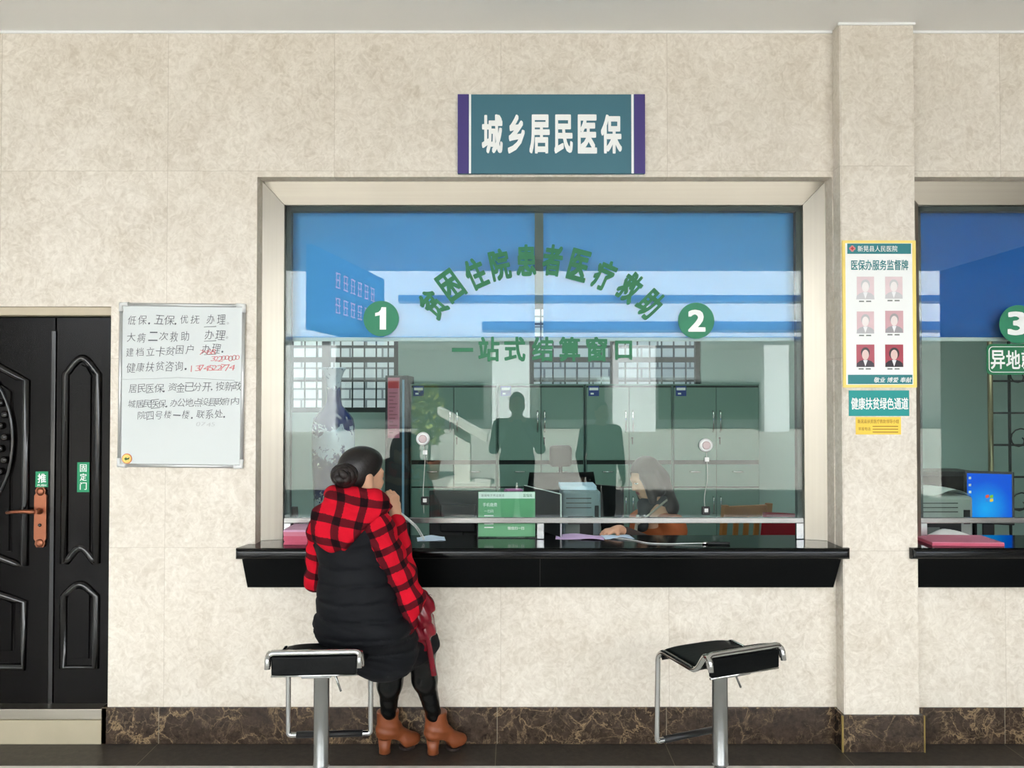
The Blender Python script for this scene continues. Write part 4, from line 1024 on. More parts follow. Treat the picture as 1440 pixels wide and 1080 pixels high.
# desks behind the counter
def desk(x0, x1, y0, y1, z, label, mat):
    r = thing('office_desk', label, 'desk', ((x0 + x1) / 2, (y0 + y1) / 2, 0), 'desks behind the counter')
    mb = MB(); mb.box(x0, x1, y0, y1, z - .03, z, bev=.004); mb.out('desk_top', mat, r)
    for a in (x0 + .02, x1 - .06):
        mb = MB(); mb.box(a, a + .04, y0 + .03, y1 - .03, 0, z - .0305); mb.out('side_panel', mat, r)
    mb = MB(); mb.box(x0 + .061, x1 - .061, y0 + .05, y0 + .07, .2, z - .0305); mb.out('modesty_panel', mat, r)
    return r
DK = pm('dark grey desk laminate', (60, 62, 62), .45)
DZ = .86
desk(-.62, .70, .28, 1.0, DZ, 'dark desk behind the counter carrying the printer and monitor', DK)
desk(2.10, 4.4, .28, 1.20, DZ, 'dark desk inside the right-hand window carrying the screen and printer', DK)
r = desk(-1.9, -1.0, 1.0, 1.35, .80, 'small table at the far left piled with pink papers', M['wood'])
def stack(name, label, x0, x1, y0, y1, z, layers, group=None, rz=0):
    """layers: (thickness, material, jitter)"""
    r = thing(name, label, 'paper stack', (0, 0, 0), group); zz_ = 0
    for t, mat, j in layers:
        mb = MB(); n = max(2, int(t / .006))
        for k in range(n):
            a, b_ = random.uniform(-j, j), random.uniform(-j, j)
            mb.box(-(x1 - x0) / 2 + a, (x1 - x0) / 2 + a, -(y1 - y0) / 2 + b_, (y1 - y0) / 2 + b_, zz_ + t * k / n, zz_ + t * (k + 1) / n - .0003)
        mb.out('sheaf', mat, r); zz_ += t
    r.location = ((x0 + x1) / 2, (y0 + y1) / 2, z); r.rotation_euler = (0, 0, rz); return r
stack('form_stack', 'pink form stack on the far left of the counter, beside the woman', P(400, 760, -.02).x, -.93, -.03, .17, CZ + .0005, [(.045, M['pink_deep'], .003), (.022, M['pink'], .003), (.010, M['pink_pale'], .004)])
stack('form_stack', 'flat deep pink form stack on the counter under the third window', P(1302, 760, .02).x, P(1402, 760, 0).x, -.06, .16, CZ + .0005, [(.013, M['pink_deep'], .004), (.006, M['pink'], .005)], rz=-.05)
stack('loose_papers', 'pink and white papers on the small table at the far left', -1.75, -1.12, 1.03, 1.30, .8005, [(.03, M['pink_deep'], .01), (.01, M['paper'], .03)])
def sheet(name, label, cat, cx, cy, w_, h_, z, rz, mat, amp=.012):
    mb = MB(); mb.grid(lambda u, v: Vector(((u - .5) * w_, (v - .5) * h_, .004 + amp * (.5 + .5 * math.sin(u * 5 + v * 3 + cx * 9)) * (u * (1 - u) * 4) * .9)), 14, 10)
    o = mb.out(name, mat); tag(o, label, cat); sm = o.modifiers.new('s', 'SOLIDIFY'); sm.thickness = .0012
    o.location = (cx, cy, z); o.rotation_euler = (0, 0, rz); return o
sheet('paper_sheet', 'pale blue paper lying on the counter under the left intercom', 'paper', P(606, 745, .13).x, .14, .15, .12, CZ, .15, M['blue_paper'])
sheet('paper_sheet', 'lilac paper in the counter gap left of the clerk hand', 'paper', P(815, 745, .19).x, .185, .26, .13, CZ + .001, -.08, M['lilac'])
sheet('paper_sheet', 'white sheet lying on the counter before the clerk', 'paper', P(868, 745, .20).x, .195, .16, .12, CZ + .001, .1, M['blue_paper'])
sheet('paper_sheet', 'crumpled white paper behind the pink forms in the third window', 'paper', P(1336, 747, .21).x, .205, .23, .10, CZ + .0005, .03, M['paper'], .04)

# green information sign standing on the counter
TY = .19; x0, x1, z0, z1 = RC(672.5, 691.5, 752.5, 757, TY)
z0 = CZ + .0005
r = thing('counter_sign', 'small green and white printed sign standing at the middle of the counter', 'sign', ((x0 + x1) / 2, TY, z0))
mb = MB(); mb.box(x0 - .004, x1 + .004, TY + .002, TY + .006, z0 + .004, z1 + .004, bev=.0012); mb.out('acrylic_stand', M['glass_clear'], r)
mb = MB(); mb.box(x0 - .004, x1 + .004, TY - .03, TY + .05, z0, z0 + .004, bev=.001); mb.out('acrylic_foot', M['glass_clear'], r)
mb = MB(); mb.box(x0, x1, TY + .0005, TY + .0018, z0 + .0045, z1); mb.out('card', pm('green card', (108, 176, 128), .5, var=.06, scale=5), r)
T1 = TY + .0003
strip('white_header', (673, 692, 752, 701), T1, .0006, M['letter_white'], r)
text('header_print', '医保电子凭证激活', (677, 695, 709, 698.5), T1 - .0008, M['grey_print'], r, offset=.0, th=.0003)
text('header_print', '医保局', (736, 694.5, 748, 699), T1 - .0008, M['green_vinyl'], r, offset=.0, th=.0003)
text('card_heading', '手机缴费', (679, 707, 699, 712.5), T1, M['letter_white'], r, offset=.01, th=.0004)
text('card_heading', '一扫码', (681, 716.5, 694, 721), T1, M['letter_white'], r, offset=.0, th=.0004)
for yy in (724.5, 736, 741): strip('print_row', (681, yy, 694, yy + 1.4), T1, .0004, M['letter_white'], r)
text('card_footer', '微信扫一扫', (714, 740.5, 737, 745), T1, M['letter_white'], r, offset=.006, th=.0004)

# black upright divider with white edges
a, b_ = P(790, 700, .20), P(739, 690, .62)
d = (b_ - a); d.z = 0; L_ = d.length; nrm = Vector((-d.y, d.x, 0)).normalized()
r = thing('upright_divider', 'black upright panel with white edges standing right of the green sign', 'panel', (a.x, a.y, CZ))
zt = P(790, 695, .20).z
r_pts = lambda p, z: Vector((p.x, p.y, z))
mb = MB(); mb.prism([r_pts(a, CZ + .0005), r_pts(b_, CZ + .0005), r_pts(b_, zt), r_pts(a, zt)], nrm * .012); mb.out('panel', M['black_plastic'], r)
mb = MB(); mb.tube([r_pts(a, CZ + .003) + nrm * .006, r_pts(a, zt) + nrm * .006], .0045, 6); mb.tube([r_pts(a, zt) + nrm * .006, r_pts(b_, zt) + nrm * .006], .004, 6); mb.out('white_edge', M['white'], r)

# monitor seen from behind, left of the green sign
def monitor(name, label, c, w_, h_, rz, zf, screen=None, stand=True):
    r = thing(name, label, 'monitor', (0, 0, 0))
    mb = MB(); mb.box(-w_ / 2, w_ / 2, -.012, .012, zf, zf + h_, bev=.005); bd = mb.out('casing', M['black_plastic'], r)
    mb = MB(); mb.box(-w_ * .3, w_ * .3, .0125, .045, zf + h_ * .2, zf + h_ * .75, bev=.01); mb.out('rear_housing', M['black_plastic'], r)
    if screen:
        mb = MB(); mb.box(-w_ / 2 + .014, w_ / 2 - .014, -.0135, -.0121, zf + .020, zf + h_ - .014); screen_o = mb.out('screen', screen, r)
    mb = MB(); mb.box(-.03, .03, .02, .04, .012, zf + h_ * .35, bev=.004); mb.out('neck', M['black_plastic'], r)
    mb = MB(); mb.lathe([(.11, 0), (.11, .006), (.09, .012)], (0, .03, 0), 28); mb.out('foot', M['black_plastic'], r)
    r.location = c; r.rotation_euler = (0, 0, rz); return r
mc = P(646, 700, .55); monitor('computer_monitor', 'black monitor with its back to the window, left of the green sign', (mc.x, .55, DZ + .0005), .36, .30, PI - .15, P(640, 690, .55).z - DZ - .30)
mc = P(848, 700, .86); monitor('tilted_monitor', 'black monitor turned edge-on between the printer and the clerk', (mc.x, .86, DZ + .0005), 0.30, .26, -.72, P(848, 682, .86).z - DZ - .26)
# screen picture of the monitor in the third window
m, nt, out = nodes('lit desktop picture'); L = nt.links
tc = N(nt, 'ShaderNodeTexCoord'); sep = N(nt, 'ShaderNodeSeparateXYZ'); L.new(tc.outputs['Generated'], sep.inputs[0])
gr = N(nt, 'ShaderNodeTexNoise', Scale=2.0); L.new(tc.outputs['Generated'], gr.inputs['Vector'])
v = N(nt, 'ShaderNodeVectorMath', operation='DISTANCE'); cmb = N(nt, 'ShaderNodeCombineXYZ'); L.new(sep.outputs[0], cmb.inputs[0]); L.new(sep.outputs[2], cmb.inputs[1]); L.new(cmb.outputs[0], v.inputs[0]); v.inputs[1].default_value = (.42, .25, 0)
f = math_n(nt, 'MULTIPLY', math_n(nt, 'ADD', v.outputs['Value'], math_n(nt, 'MULTIPLY', gr.outputs['Fac'], .15)), 1.5)
colr = mixc(nt, math_n(nt, 'MINIMUM', f, 1.0), lin((20, 170, 240)), lin((0, 84, 214))); e = N(nt, 'ShaderNodeEmission', Strength=1.1); L.new(colr, e.inputs['Color']); L.new(e.outputs[0], out.inputs['Surface'])
MYY = .62; mc = Vector((2.855, MYY, 0)); sm_ = FPX / (MYY + CAM_D)
zf_ = P(1390, 737, MYY).z - DZ
mon = monitor('computer_monitor', 'monitor with a bright blue desktop picture inside the third window', (mc.x, MYY, DZ + .0005), .26, .315, -.35, zf_, screen=m)
sc = [c for c in children(mon) if c.name.startswith('screen')][0]
for k, c_ in enumerate(((236, 92, 50), (130, 196, 60), (60, 140, 236), (250, 206, 60))):
    mb = MB(); ox, oz = ((-1, 1), (1, 1), (-1, -1), (1, -1))[k]; cz = zf_ + .155
    mb.prism([(ox * .011 + a * .009, -.0143, cz + oz * .011 + b2 * .009 + a * .0025) for a, b2 in ((-1, -.8), (0, -1.05), (1, -.8), (1, .9), (0, 1.1), (-1, .9))], (0, .0006, 0))
    mm = nodes('lit mark %d' % k); ee = N(mm[1], 'ShaderNodeEmission', Strength=.9); ee.inputs['Color'].default_value = rgba(lin(c_)); mm[1].links.new(ee.outputs[0], mm[2].inputs['Surface'])
    me = bpy.data.meshes.new('desktop_mark'); bmesh.ops.recalc_face_normals(mb.bm, faces=mb.bm.faces[:]); mb.bm.to_mesh(me); mb.bm.free(); me.materials.append(mm[0])
    o = bpy.data.objects.new('desktop_mark', me); COL.objects.link(o); o.parent = sc
mb = MB()
for k in range(6): mb.box(-.108, -.095, -.0143, -.0137, zf_ + .265 - k * .042, zf_ + .280 - k * .042)
me = bpy.data.meshes.new('desktop_icons'); mb.bm.to_mesh(me); mb.bm.free(); me.materials.append(M['letter_white']); o = bpy.data.objects.new('desktop_icons', me); COL.objects.link(o); o.parent = sc

# printers
def printer(label, c, w_, d_, h_, mat, papers, rz=0):
    r = thing('printer', label, 'printer', (0, 0, 0), 'office printers behind the counter')
    mb = MB(); mb.box(-w_ / 2, w_ / 2, -d_ / 2, d_ / 2, 0, h_, bev=.018, seg=3); mb.out('housing', mat, r)
    mb = MB(); mb.box(-w_ * .36, w_ * .30, -d_ / 2 - .004, -d_ / 2 + .02, h_ * .30, h_ * .62, bev=.004); mb.out('front_slot', M['black_plastic'], r)
    mb = MB(); mb.box(-w_ * .42, -w_ * .05, -d_ / 2 - .006, -d_ / 2 + .01, h_ * .36, h_ * .50, bev=.002); mb.out('front_label', M['grey_print'], r)
    mb = MB(); mb.box(w_ * .34, w_ * .44, -d_ / 2 - .006, -d_ / 2 + .01, h_ * .55, h_ * .78, bev=.002); mb.out('button_panel', M['black_plastic'], r)
    mb = MB()
    for k in range(3): mb.box(-w_ * .40, w_ * .25, -d_ / 2 - .0015, -d_ / 2 + .002, h_ * (.74 + .07 * k), h_ * (.755 + .07 * k))
    mb.out('vent', M['black_plastic'], r)
    r.location = c; r.rotation_euler = (0, 0, rz); return r
GP = pm('grey printer plastic', (128, 142, 148), .45)
pc = P(816, 700, .56); pt = P(820, 691, .45).z
printer('grey printer under pale paper behind the counter', (pc.x, .62, DZ + .0005), .225, .30, pt - DZ, GP, 1)
stack('paper_stack', 'pale paper stack on top of the grey printer', pc.x - .12, pc.x + .09, .51, .73, pt + .001, [(.022, M['blue_paper'], .004)])
pc2 = P(1318, 710, .48)
printer('pale printer under loose sheets in the third window', (P(1312, 710, .55).x, .60, DZ + .0005), .36, .30, P(1320, 698, .45).z - DZ, pm('warm grey printer plastic', (168, 172, 166), .45), 1)
sheet('paper_sheet', 'curled white sheets on the pale printer in the third window', 'paper', P(1318, 692, .56).x, .60, .30, .24, P(1320, 698, .45).z, 0.05, M['paper'], .05)
x0, x1, z0, z1 = RC(1290, 663, 1374, 700, .95)
r = thing('black_cabinet', 'low black box behind the printer in the third window', 'cabinet', ((x0 + x1) / 2, 1.1, DZ))
mb = MB(); mb.box(x0, x1, .95, 1.18, DZ + .0005, z1, bev=.008); mb.out('body', M['black_plastic'], r); mb = MB(); mb.box(x0 + .02, x1 - .02, .945, .951, DZ + .03, z1 - .03, bev=.002); mb.out('front_panel', M['black_gloss'], r)
# small pink gift bow like pad behind the green sign
pk = P(724, 688, .34)
stack('note_pad', 'small pink note pad showing above the green counter sign', pk.x - .05, pk.x + .04, .30, .38, P(724, 694, .34).z, [(.024, pm('rose paper', (206, 120, 180), .7), .006)], rz=.2)
nz_ = P(724, 694, .34).z
x0, x1 = P(698, 690, .3).x, P(738, 690, .3).x
r = thing('white_box', 'white box behind the green counter sign', 'box', ((x0 + x1) / 2, .34, DZ)); mb = MB(); mb.box(x0, x1, .285, .40, DZ + .0005, nz_ - .001, bev=.003); mb.out('box_body', M['white'], r)
mb = MB(); mb.box(x0 - .001, x1 + .001, .284, .401, nz_ - .03, nz_ - .0008, bev=.001); mb.out('box_lid', M['blue_paper'], r)

# chairs
def office_chair(label, c, rz):
    r = thing('office_chair', label, 'chair', (0, 0, 0))
    mb = MB(); mb.box(-.25, .25, -.24, .24, .44, .53, bev=.035, seg=4); mb.out('seat', M['leather_black'], r)
    mb = MB(); mb.grid(lambda u, v: Vector(((u - .5) * .52 * (1 - .12 * (2 * v - 1) ** 2), .24 + .05 * v - .05 * math.cos((u - .5) * 2.4), .55 + .68 * v)), 12, 14); o = mb.out('backrest', M['leather_black'], r); sm = o.modifiers.new('s', 'SOLIDIFY'); sm.thickness = .05
    mb = MB(); mb.box(-.085, .085, .24, .30, 1.27, 1.43, bev=.028, seg=4); mb.out('headrest', M['leather_black'], r)
    mb = MB(); mb.tube([(0, .275, 1.10), (0, .275, 1.30)], .014, 8); mb.out('headrest_stem', M['black_plastic'], r)
    for s2_ in (-1, 1): mb = MB(); mb.tube(smooth_path([(s2_ * .25, .15, .50), (s2_ * .31, .15, .52), (s2_ * .31, .10, .70), (s2_ * .31, -.18, .70)], .05), .018, 8); mb.out('armrest', M['black_plastic'], r)
    mb = MB(); mb.lathe([(.03, .08), (.03, .44)], (0, 0, 0), 16); mb.out('column', M['chrome'], r)
    for k in range(5):
        a = 2 * PI * k / 5; mb = MB(); mb.tube([(0, 0, .10), (.28 * math.cos(a), .28 * math.sin(a), .07)], [.025, .018], 8); mb.lathe([(.001, -.02), (.03, -.018), (.03, .018), (.001, .02)], (.28 * math.cos(a), .28 * math.sin(a), .031), 12, 'x'); mb.out('leg', M['black_plastic'], r)
    r.location = c; r.rotation_euler = (0, 0, rz); return r
office_chair('black leather office chair behind the grey printer', (P(797, 680, 1.5).x, 1.5, 0), 0.1)
def wood_chair(label, c, rz, mat):
    r = thing('wooden_chair', label, 'chair', (0, 0, 0))
    mb = MB(); mb.box(-.21, .21, -.21, .21, .43, .46, bev=.008); mb.out('seat', mat, r)
    for sx in (-1, 1):
        mb = MB(); mb.box(sx * .19 - .02, sx * .19 + .02, -.20, -.16, 0, .43); mb.out('leg', mat, r)
        mb = MB(); mb.prism([(sx * .19 - .02, .16, 0), (sx * .19 + .02, .16, 0), (sx * .19 + .02, .16, .46), (sx * .19 + .02, .24, .98), (sx * .19 - .02, .24, .98), (sx * .19 - .02, .16, .46)], (0, .04, 0)); mb.out('back_post', mat, r)
    mb = MB(); mb.box(-.17, .17, .235, .265, .88, .97, bev=.006); mb.out('top_rail', mat, r)
    for k in range(3): mb = MB(); mb.prism([(-.11 + k * .09, .19, .46), (-.07 + k * .09, .19, .46), (-.07 + k * .09, .245, .885), (-.11 + k * .09, .245, .885)], (0, .015, 0)); mb.out('back_slat', mat, r)
    r.location = c; r.rotation_euler = (0, 0, rz); return r
wood_chair('yellow brown wooden chair right of the seated clerk', (P(1024, 740, 2.1).x, 2.1, 0), PI + .3, M['wood'])
wood_chair('dark wooden chair at the far left inside window one', (P(404, 680, 2.0).x, 2.0, 0), PI - .2, M['wood_dark'])
r = thing('red_chair', 'red plastic chair at the right edge inside window one', 'chair', (0, 0, 0))
mb = MB(); mb.grid(lambda u, v: Vector(((u - .5) * (.46 - .14 * v), -.20 + .05 * math.cos((u - .5) * 2.6) - .05 * v, .46 + .55 * v)), 10, 10); o = mb.out('backrest', M['red_plastic'], r); sm = o.modifiers.new('s', 'SOLIDIFY'); sm.thickness = .012
mb = MB(); mb.box(-.22, .22, -.20, .20, .44, .46, bev=.01); mb.out('seat', M['red_plastic'], r)
for sx in (-1, 1):
    for sy in (-1, 1): mb = MB(); mb.tube([(sx * .17, sy * .15, .44), (sx * .21, sy * .19, 0)], .014, 8); mb.out('leg', M['chrome'], r)
r.location = (P(1120, 740, 1.3).x, 1.35, 0); r.rotation_euler = (0, 0, -.5)

# intercoms on the glass
def intercom(label, cx, cy, cable, box, knob):
    Y = GY - .0005; c = P(cx, cy, Y); s = (Y + CAM_D) / FPX
    r = thing('intercom_speaker', label, 'intercom', (c.x, Y, c.z), 'white intercoms on the glass')
    rr = 9.5 * s
    mb = MB(); mb.lathe([(rr, 0), (rr, .012), (rr * .85, .022), (rr * .75, .024)], c, 32, 'y'); mb.out('housing', M['white'], r)
    mb = MB(); mb.lathe([(rr * .62, .0242), (rr * .5, .026), (rr * .2, .0255)], c, 24, 'y'); mb.out('speaker_grille', pm('rose grey mesh', (196, 178, 178), .6), r)
    pts = [P(x, y, Y - .006) for x, y in cable]; pts = smooth_path(pts, .03, 4)
    mb = MB(); mb.tube(pts, .0022, 6); mb.out('cable', pm('grey cable', (186, 190, 182), .5), r)
    c2 = P(*box, Y); mb = MB(); mb.box(c2.x - .012, c2.x + .012, Y - .012, Y, c2.z - .012, c2.z + .012, bev=.003); mb.out('clip', M['white'], r)
    c3 = P(*knob, Y); mb = MB(); mb.box(c3.x - .022, c3.x + .022, Y - .018, Y, c3.z - .030, c3.z + .016, bev=.006); hd = mb.out('switch_box', M['black_plastic'], r)
    mb = MB(); mb.box(c3.x - .010, c3.x + .010, Y - .022, Y - .0185, c3.z - .014, c3.z + .006, bev=.002); mb.out('switch', M['white'], hd)
intercom('white round intercom on the glass above the woman hand', 595, 617, [(596, 626), (598, 640), (597, 660), (595, 690), (596, 722)], (598, 636), (598, 702))
intercom('white round intercom on the glass right of the clerk', 992, 626, [(993, 634), (994, 646), (995, 675), (990, 700), (992, 722)], (993.5, 646), (992, 716))

# pen on a wire
a, b_ = P(988, 761.5, -.02), P(1026, 762.5, -.02); zp = CZ + .0075
r = thing('counter_pen', 'black pen on a thin white wire lying on the counter below the right intercom', 'pen', (a.x, a.y, CZ))
mb = MB(); mb.tube([(a.x, -.02, zp), (a.x + .01, -.02, zp), (b_.x - .01, -.024, zp), (b_.x, -.024, zp)], [.0035, .007, .007, .006], 12); mb.out('barrel', M['black_plastic'], r)
mb = MB(); mb.tube([(a.x - .001, -.02, zp), (a.x + .025, -.0205, zp)], .0076, 12); mb.out('grip', M['chrome'], r)
mb = MB(); q = [(P(860, 752, .1).x, .17, CZ + .003), (P(890, 754, .1).x, .10, CZ + .003), (P(912, 762, 0).x, .0, CZ + .003), (P(940, 762, -.01).x, -.015, CZ + .003), (a.x, -.02, zp)]
mb.tube(smooth_path(q, .06, 6), .0025, 6); mb.out('wire', M['white'], r)

# lattice security screen inside the third window
SY = 2.3; x0 = P(1393, 600, SY).x
r = thing('lattice_gate', 'metal lattice security gate at the right inside the third window', 'gate', (x0 + .5, SY, 0))
zt, zb = P(1400, 520, SY).z + .3, .0
brass = pm('worn brass tube', (140, 130, 100), .35, .6)
mb = MB(); mb.tube([(x0, SY, zb), (x0, SY, zt)], .020, 10); mb.tube([(x0 + 1.1, SY, zb), (x0 + 1.1, SY, zt)], .02, 10); mb.tube([(x0, SY, zt), (x0 + 1.1, SY, zt)], .02, 10); mb.out('gate_frame', brass, r)
mb = MB()
for k in range(1, 7): mb.box(x0 + k * .155 - .008, x0 + k * .155 + .008, SY - .008, SY + .008, zb, zt)
for k, z in enumerate([zb + .1 + .26 * q for q in range(9)]):
    mb.box(x0, x0 + 1.1, SY - .0075, SY + .0075, z - .008, z + .008)
mb.out('lattice', M['dark_frame'], r)
for k in range(3):
    for j in range(2):
        mb = MB(); cx, cz = x0 + .23 + j * .42, zt - .35 - k * .52
        mb.tube([(cx + .11 * math.cos(t) * (1 - t / 9), SY - .012, cz + .11 * math.sin(t) * (1 - t / 9)) for t in [i * .5 for i in range(15)]], .006, 6); mb.out('scroll', M['dark_frame'], r)
# ------------------------------------------------------------------ things behind the camera, mirrored in the glass
def refl(px, py, L):           # a point at distance L before the wall, where the glass shows its mirror image
    k = (CAM_D + GY + L + GY) / FPX
    return Vector(((px - 720) * k, -L, CAM_Z + (559.2 - py) * k))
def litm(name, c, st):
    q = nodes(name); e = N(q[1], 'ShaderNodeEmission', Strength=st); e.inputs['Color'].default_value = rgba(lin(c)); q[1].links.new(e.outputs[0], q[2].inputs['Surface']); return q[0]
pa, pb = refl(438, 463, 5.3), refl(540, 487, 8.2)
r = thing('hanging_sign', 'long blue hanging sign with pale pink rows of characters, mirrored in the glass', 'sign', (pa.x, (pa.y + pb.y) / 2, pa.z))
d = Vector((pb.x - pa.x, pb.y - pa.y, 0)); n_ = Vector((d.y, -d.x, 0)).normalized(); n_ = n_ if n_.x > 0 else -n_
zt = ZC - .02
mb = MB(); mb.prism([Vector((pa.x, pa.y, pa.z)), Vector((pb.x, pb.y, pa.z)), Vector((pb.x, pb.y, zt)), Vector((pa.x, pa.y, zt))], -n_ * .08); mb.out('panel', litm('blue panel with added glow', (120, 176, 236), 1.6), r)  # glow added so the shaded panel looks paler in the glass
for row in range(2):
    mb = MB()
    for k in range(6):
        t = .30 + k * .10; c = Vector((pa.x, pa.y, 0)) + d * t; z = zt - .32 - row * .34
        for (u0, u1, v0, v1) in ((-.09, .09, .08, .10), (-.09, .09, -.01, .01), (-.09, .09, -.11, -.09), (-.07, -.05, -.10, .10), (.04, .06, -.10, .10)):
            e1 = d.normalized(); q = [c + e1 * u + Vector((0, 0, z + v_)) + n_ * .001 for u, v_ in ((u0, v0), (u1, v0), (u1, v1), (u0, v1))]
            mb.prism(q, n_ * .003)
    mb.out('character_row', litm('pink rows with added glow', (255, 170, 186), 4.5), r)  # glow added to make the rows show in the mirror image
# sloping notice stand out in the sun
LL = 11.7; c0 = refl(0, 0, LL)
xa_, xb_ = refl(618, 0, LL).x, refl(685, 0, LL).x; z1, z0 = refl(0, 572, LL).z, refl(0, 610, LL).z
r = thing('notice_stand', 'white sloping notice stand on the sunlit paving, mirrored in the glass', 'stand', ((xa_ + xb_) / 2, -LL, -.02))
LM = pm('pale cream lacquer', (226, 224, 214), .4)
mb = MB(); mb.prism([(xa_, -LL - .5, z1), (xb_, -LL - .5, z0), (xb_, -LL - .5, z0 - .16), (xa_, -LL - .5, z1 - .16)], (0, .9, 0)); mb.out('sloping_top', LM, r)
mb = MB(); mb.box(refl(640, 0, LL).x, refl(662, 0, LL).x, -LL - .3, -LL + .2, .08, (z0 + z1) / 2 - .14, bev=.01); mb.out('post', LM, r)
mb = MB(); mb.box(refl(632, 0, LL).x, refl(690, 0, LL).x, -LL - .5, -LL + .4, -.02, .08, bev=.008); mb.out('foot', LM, r)
# potted shrub beside the notice stand
def shrub(label, px, py0, py1, L_, wpx):
    c = refl(px, 0, L_); zt = refl(0, py0, L_).z; rr = wpx * (CAM_D + L_ + .28) / FPX / 2
    r = thing('potted_shrub', label, 'plant', (c.x, -L_, -.02))
    mb = MB(); mb.lathe([(.20, -.02), (.26, .35), (.28, .38), (.24, .38), (.23, .33)], (c.x, -L_, 0), 24); mb.out('pot', pm('terracotta pot', (150, 92, 64), .7), r)
    mb = MB(); mb.tube([(c.x, -L_, .32), (c.x + .03, -L_, .9), (c.x, -L_, zt - rr)], [.035, .03, .02], 8); mb.out('stem', M['wood_dark'], r)
    mb = MB(); rg = random.Random(5)
    for k in range(420):
        t = rg.random(); z = .75 + (zt - .75) * t; rad = rr * math.sin(PI * min(.95, .12 + .8 * t)) ** .7 * rg.random() ** .4; a = rg.random() * 2 * PI
        p = Vector((c.x + rad * math.cos(a), -L_ + rad * math.sin(a), z)); u = Vector((rg.gauss(0, 1), rg.gauss(0, 1), rg.gauss(0, .6))).normalized() * .10; v = u.orthogonal().normalized() * .045
        mb.bm.faces.new([mb.bm.verts.new(q) for q in (p - u, p + v, p + u, p - v)])
    tag(mb.out('foliage', pm('yellow green leaves', (150, 160, 84), .6, var=.4, scale=3), r), kind='stuff')
shrub('tall potted shrub with yellow green leaves by the notice stand, mirrored in the glass', 603, 540, 690, 13.0, 46)
# ------------------------------------------------------------------ people
M['hair'] = pm('black hair', (20, 15, 14), 0.38, var=.3, scale=70, bump=.15)
M['hair_brown'] = pm('dark brown hair', (46, 38, 36), 0.42, var=.25, scale=70, bump=.12)
M['vest'] = pm('black quilted cloth', (15, 17, 21), 0.75, var=.15, scale=30, bump=.06, spec=.2)
M['legging'] = pm('black shiny legging', (6, 8, 8), 0.26, var=.2, scale=24, bump=.25, spec=.4)
M['boot'] = pm('tan boot leather', (132, 70, 38), 0.45, var=.14, scale=16, bump=.05)
M['sole'] = pm('dark sole', (40, 26, 20), .7)
M['bag'] = pm('dark red shiny leather', (122, 18, 34), 0.22, var=.2, scale=14, bump=.3)
M['plaid'] = plaid_mat('red and black buffalo check', .090)
M['eye_white'] = pm('eye white', (230, 226, 220), .3); M['lip'] = pm('lips', (170, 84, 84), .45); M['iris'] = pm('dark iris', (36, 24, 18), .2)
def face_mats(q, M3, s=1.0):
    cs = [q(-.030, .091, .002), q(.030, .091, .002)]
    lc = [q(-.012, .092, -.066), q(.012, .092, -.066), q(0, .095, -.066)]
    def f(c):
        o = np.zeros(len(c))
        for e in cs:
            d = c - e; l = d @ M3
            o[(np.abs(l[:, 0] / (.012 * s)) ** 2 + np.abs(l[:, 2] / (.0062 * s)) ** 2 < 1) & (np.abs(l[:, 1]) < .02)] = 1
            o[(np.abs(l[:, 0] / (.0062 * s)) ** 2 + np.abs(l[:, 2] / (.0062 * s)) ** 2 < 1) & (np.abs(l[:, 1]) < .02)] = 2
        for e in lc:
            l = (c - e) @ M3; o[(np.abs(l[:, 0] / (.012 * s)) ** 2 + np.abs(l[:, 2] / (.010 * s)) ** 2 < 1) & (np.abs(l[:, 1]) < .02)] = 3
        return o
    return f
SKM = [M['skin'], M['eye_white'], M['iris'], M['lip']]
def limb_uv(a, b, rad, period, off=0.0):
    """wrap a check round a limb: u round it in whole periods, v along it"""
    a, b = np.array(a), np.array(b); t = (b - a) / np.linalg.norm(b - a)
    e1 = np.cross(t, (0, 1, 0)); e1 /= np.linalg.norm(e1); e2 = np.cross(t, e1)
    n = max(1, round(2 * PI * rad / period)); per = n * period
    def f(V):
        p = V - a; return np.stack([(np.arctan2(p @ e1, p @ e2) / (2 * PI) + .5) * per, p @ t + off], 1), per
    return f
w_ = lambda px, py, Y: np.array(P(px, py, Y))

# ---- the woman on the stool
wo = thing('person', 'woman in red plaid hood and long black vest on a stool, phone to her ear', 'person', (-.60, -.45, 0))
pel = w_(512, 888, -.60); wai = w_(503, 830, -.60); che = w_(495, 765, -.60); nck = w_(497, 712, -.585)
Ft = np.array((.42, .90, 0)); Rt = np.array((.90, -.42, 0))
shR = w_(531, 737, -.675); shL = w_(454, 747, -.52)
elR = w_(575, 843, -.60); wrR = w_(556, 722, -.44)
elL = w_(447, 815, -.47); wrL = np.array((-.83, -.20, 1.075)); haL = np.array((-.79, -.12, 1.056))
knR = w_(592, 912, -.30); knL = w_(556, 925, -.25)
def ankle(heel, toe):
    a, b = G(*heel), G(*toe); d = (b - a).normalized(); return np.array((a.x + d.x * .022, a.y + d.y * .022, .165))
anR, anL = ankle((608, 1061), (648, 1050)), ankle((540, 1060), (583, 1049))
hc = w_(509, 668, -.585); HF = np.array((.74, .66, -.10)); MH = frame(HF, (.06, -.02, 1))
hp, hq = head_prims(hc, MH, 1.0)
body = list(hp)
body += [C_(hc + MH @ np.array((0, -.02, -.05)), nck + np.array((0, 0, -.02)), .052, .056, .03), E_(che, (.145, .10, .12), frame(Ft), .04), E_(wai, (.13, .10, .12), frame(Ft), .05), E_(pel, (.14, .10, .09), frame(Ft), .05),
         C_(shL, shR, .062, .062, .05), C_(nck + np.array((0, 0, -.03)), che, .07, .09, .05)]
for s, e, w2 in ((shR, elR, wrR), (shL, elL, wrL)): body += [C_(s, e, .045, .037, .03), C_(e, w2, .036, .025, .03)]
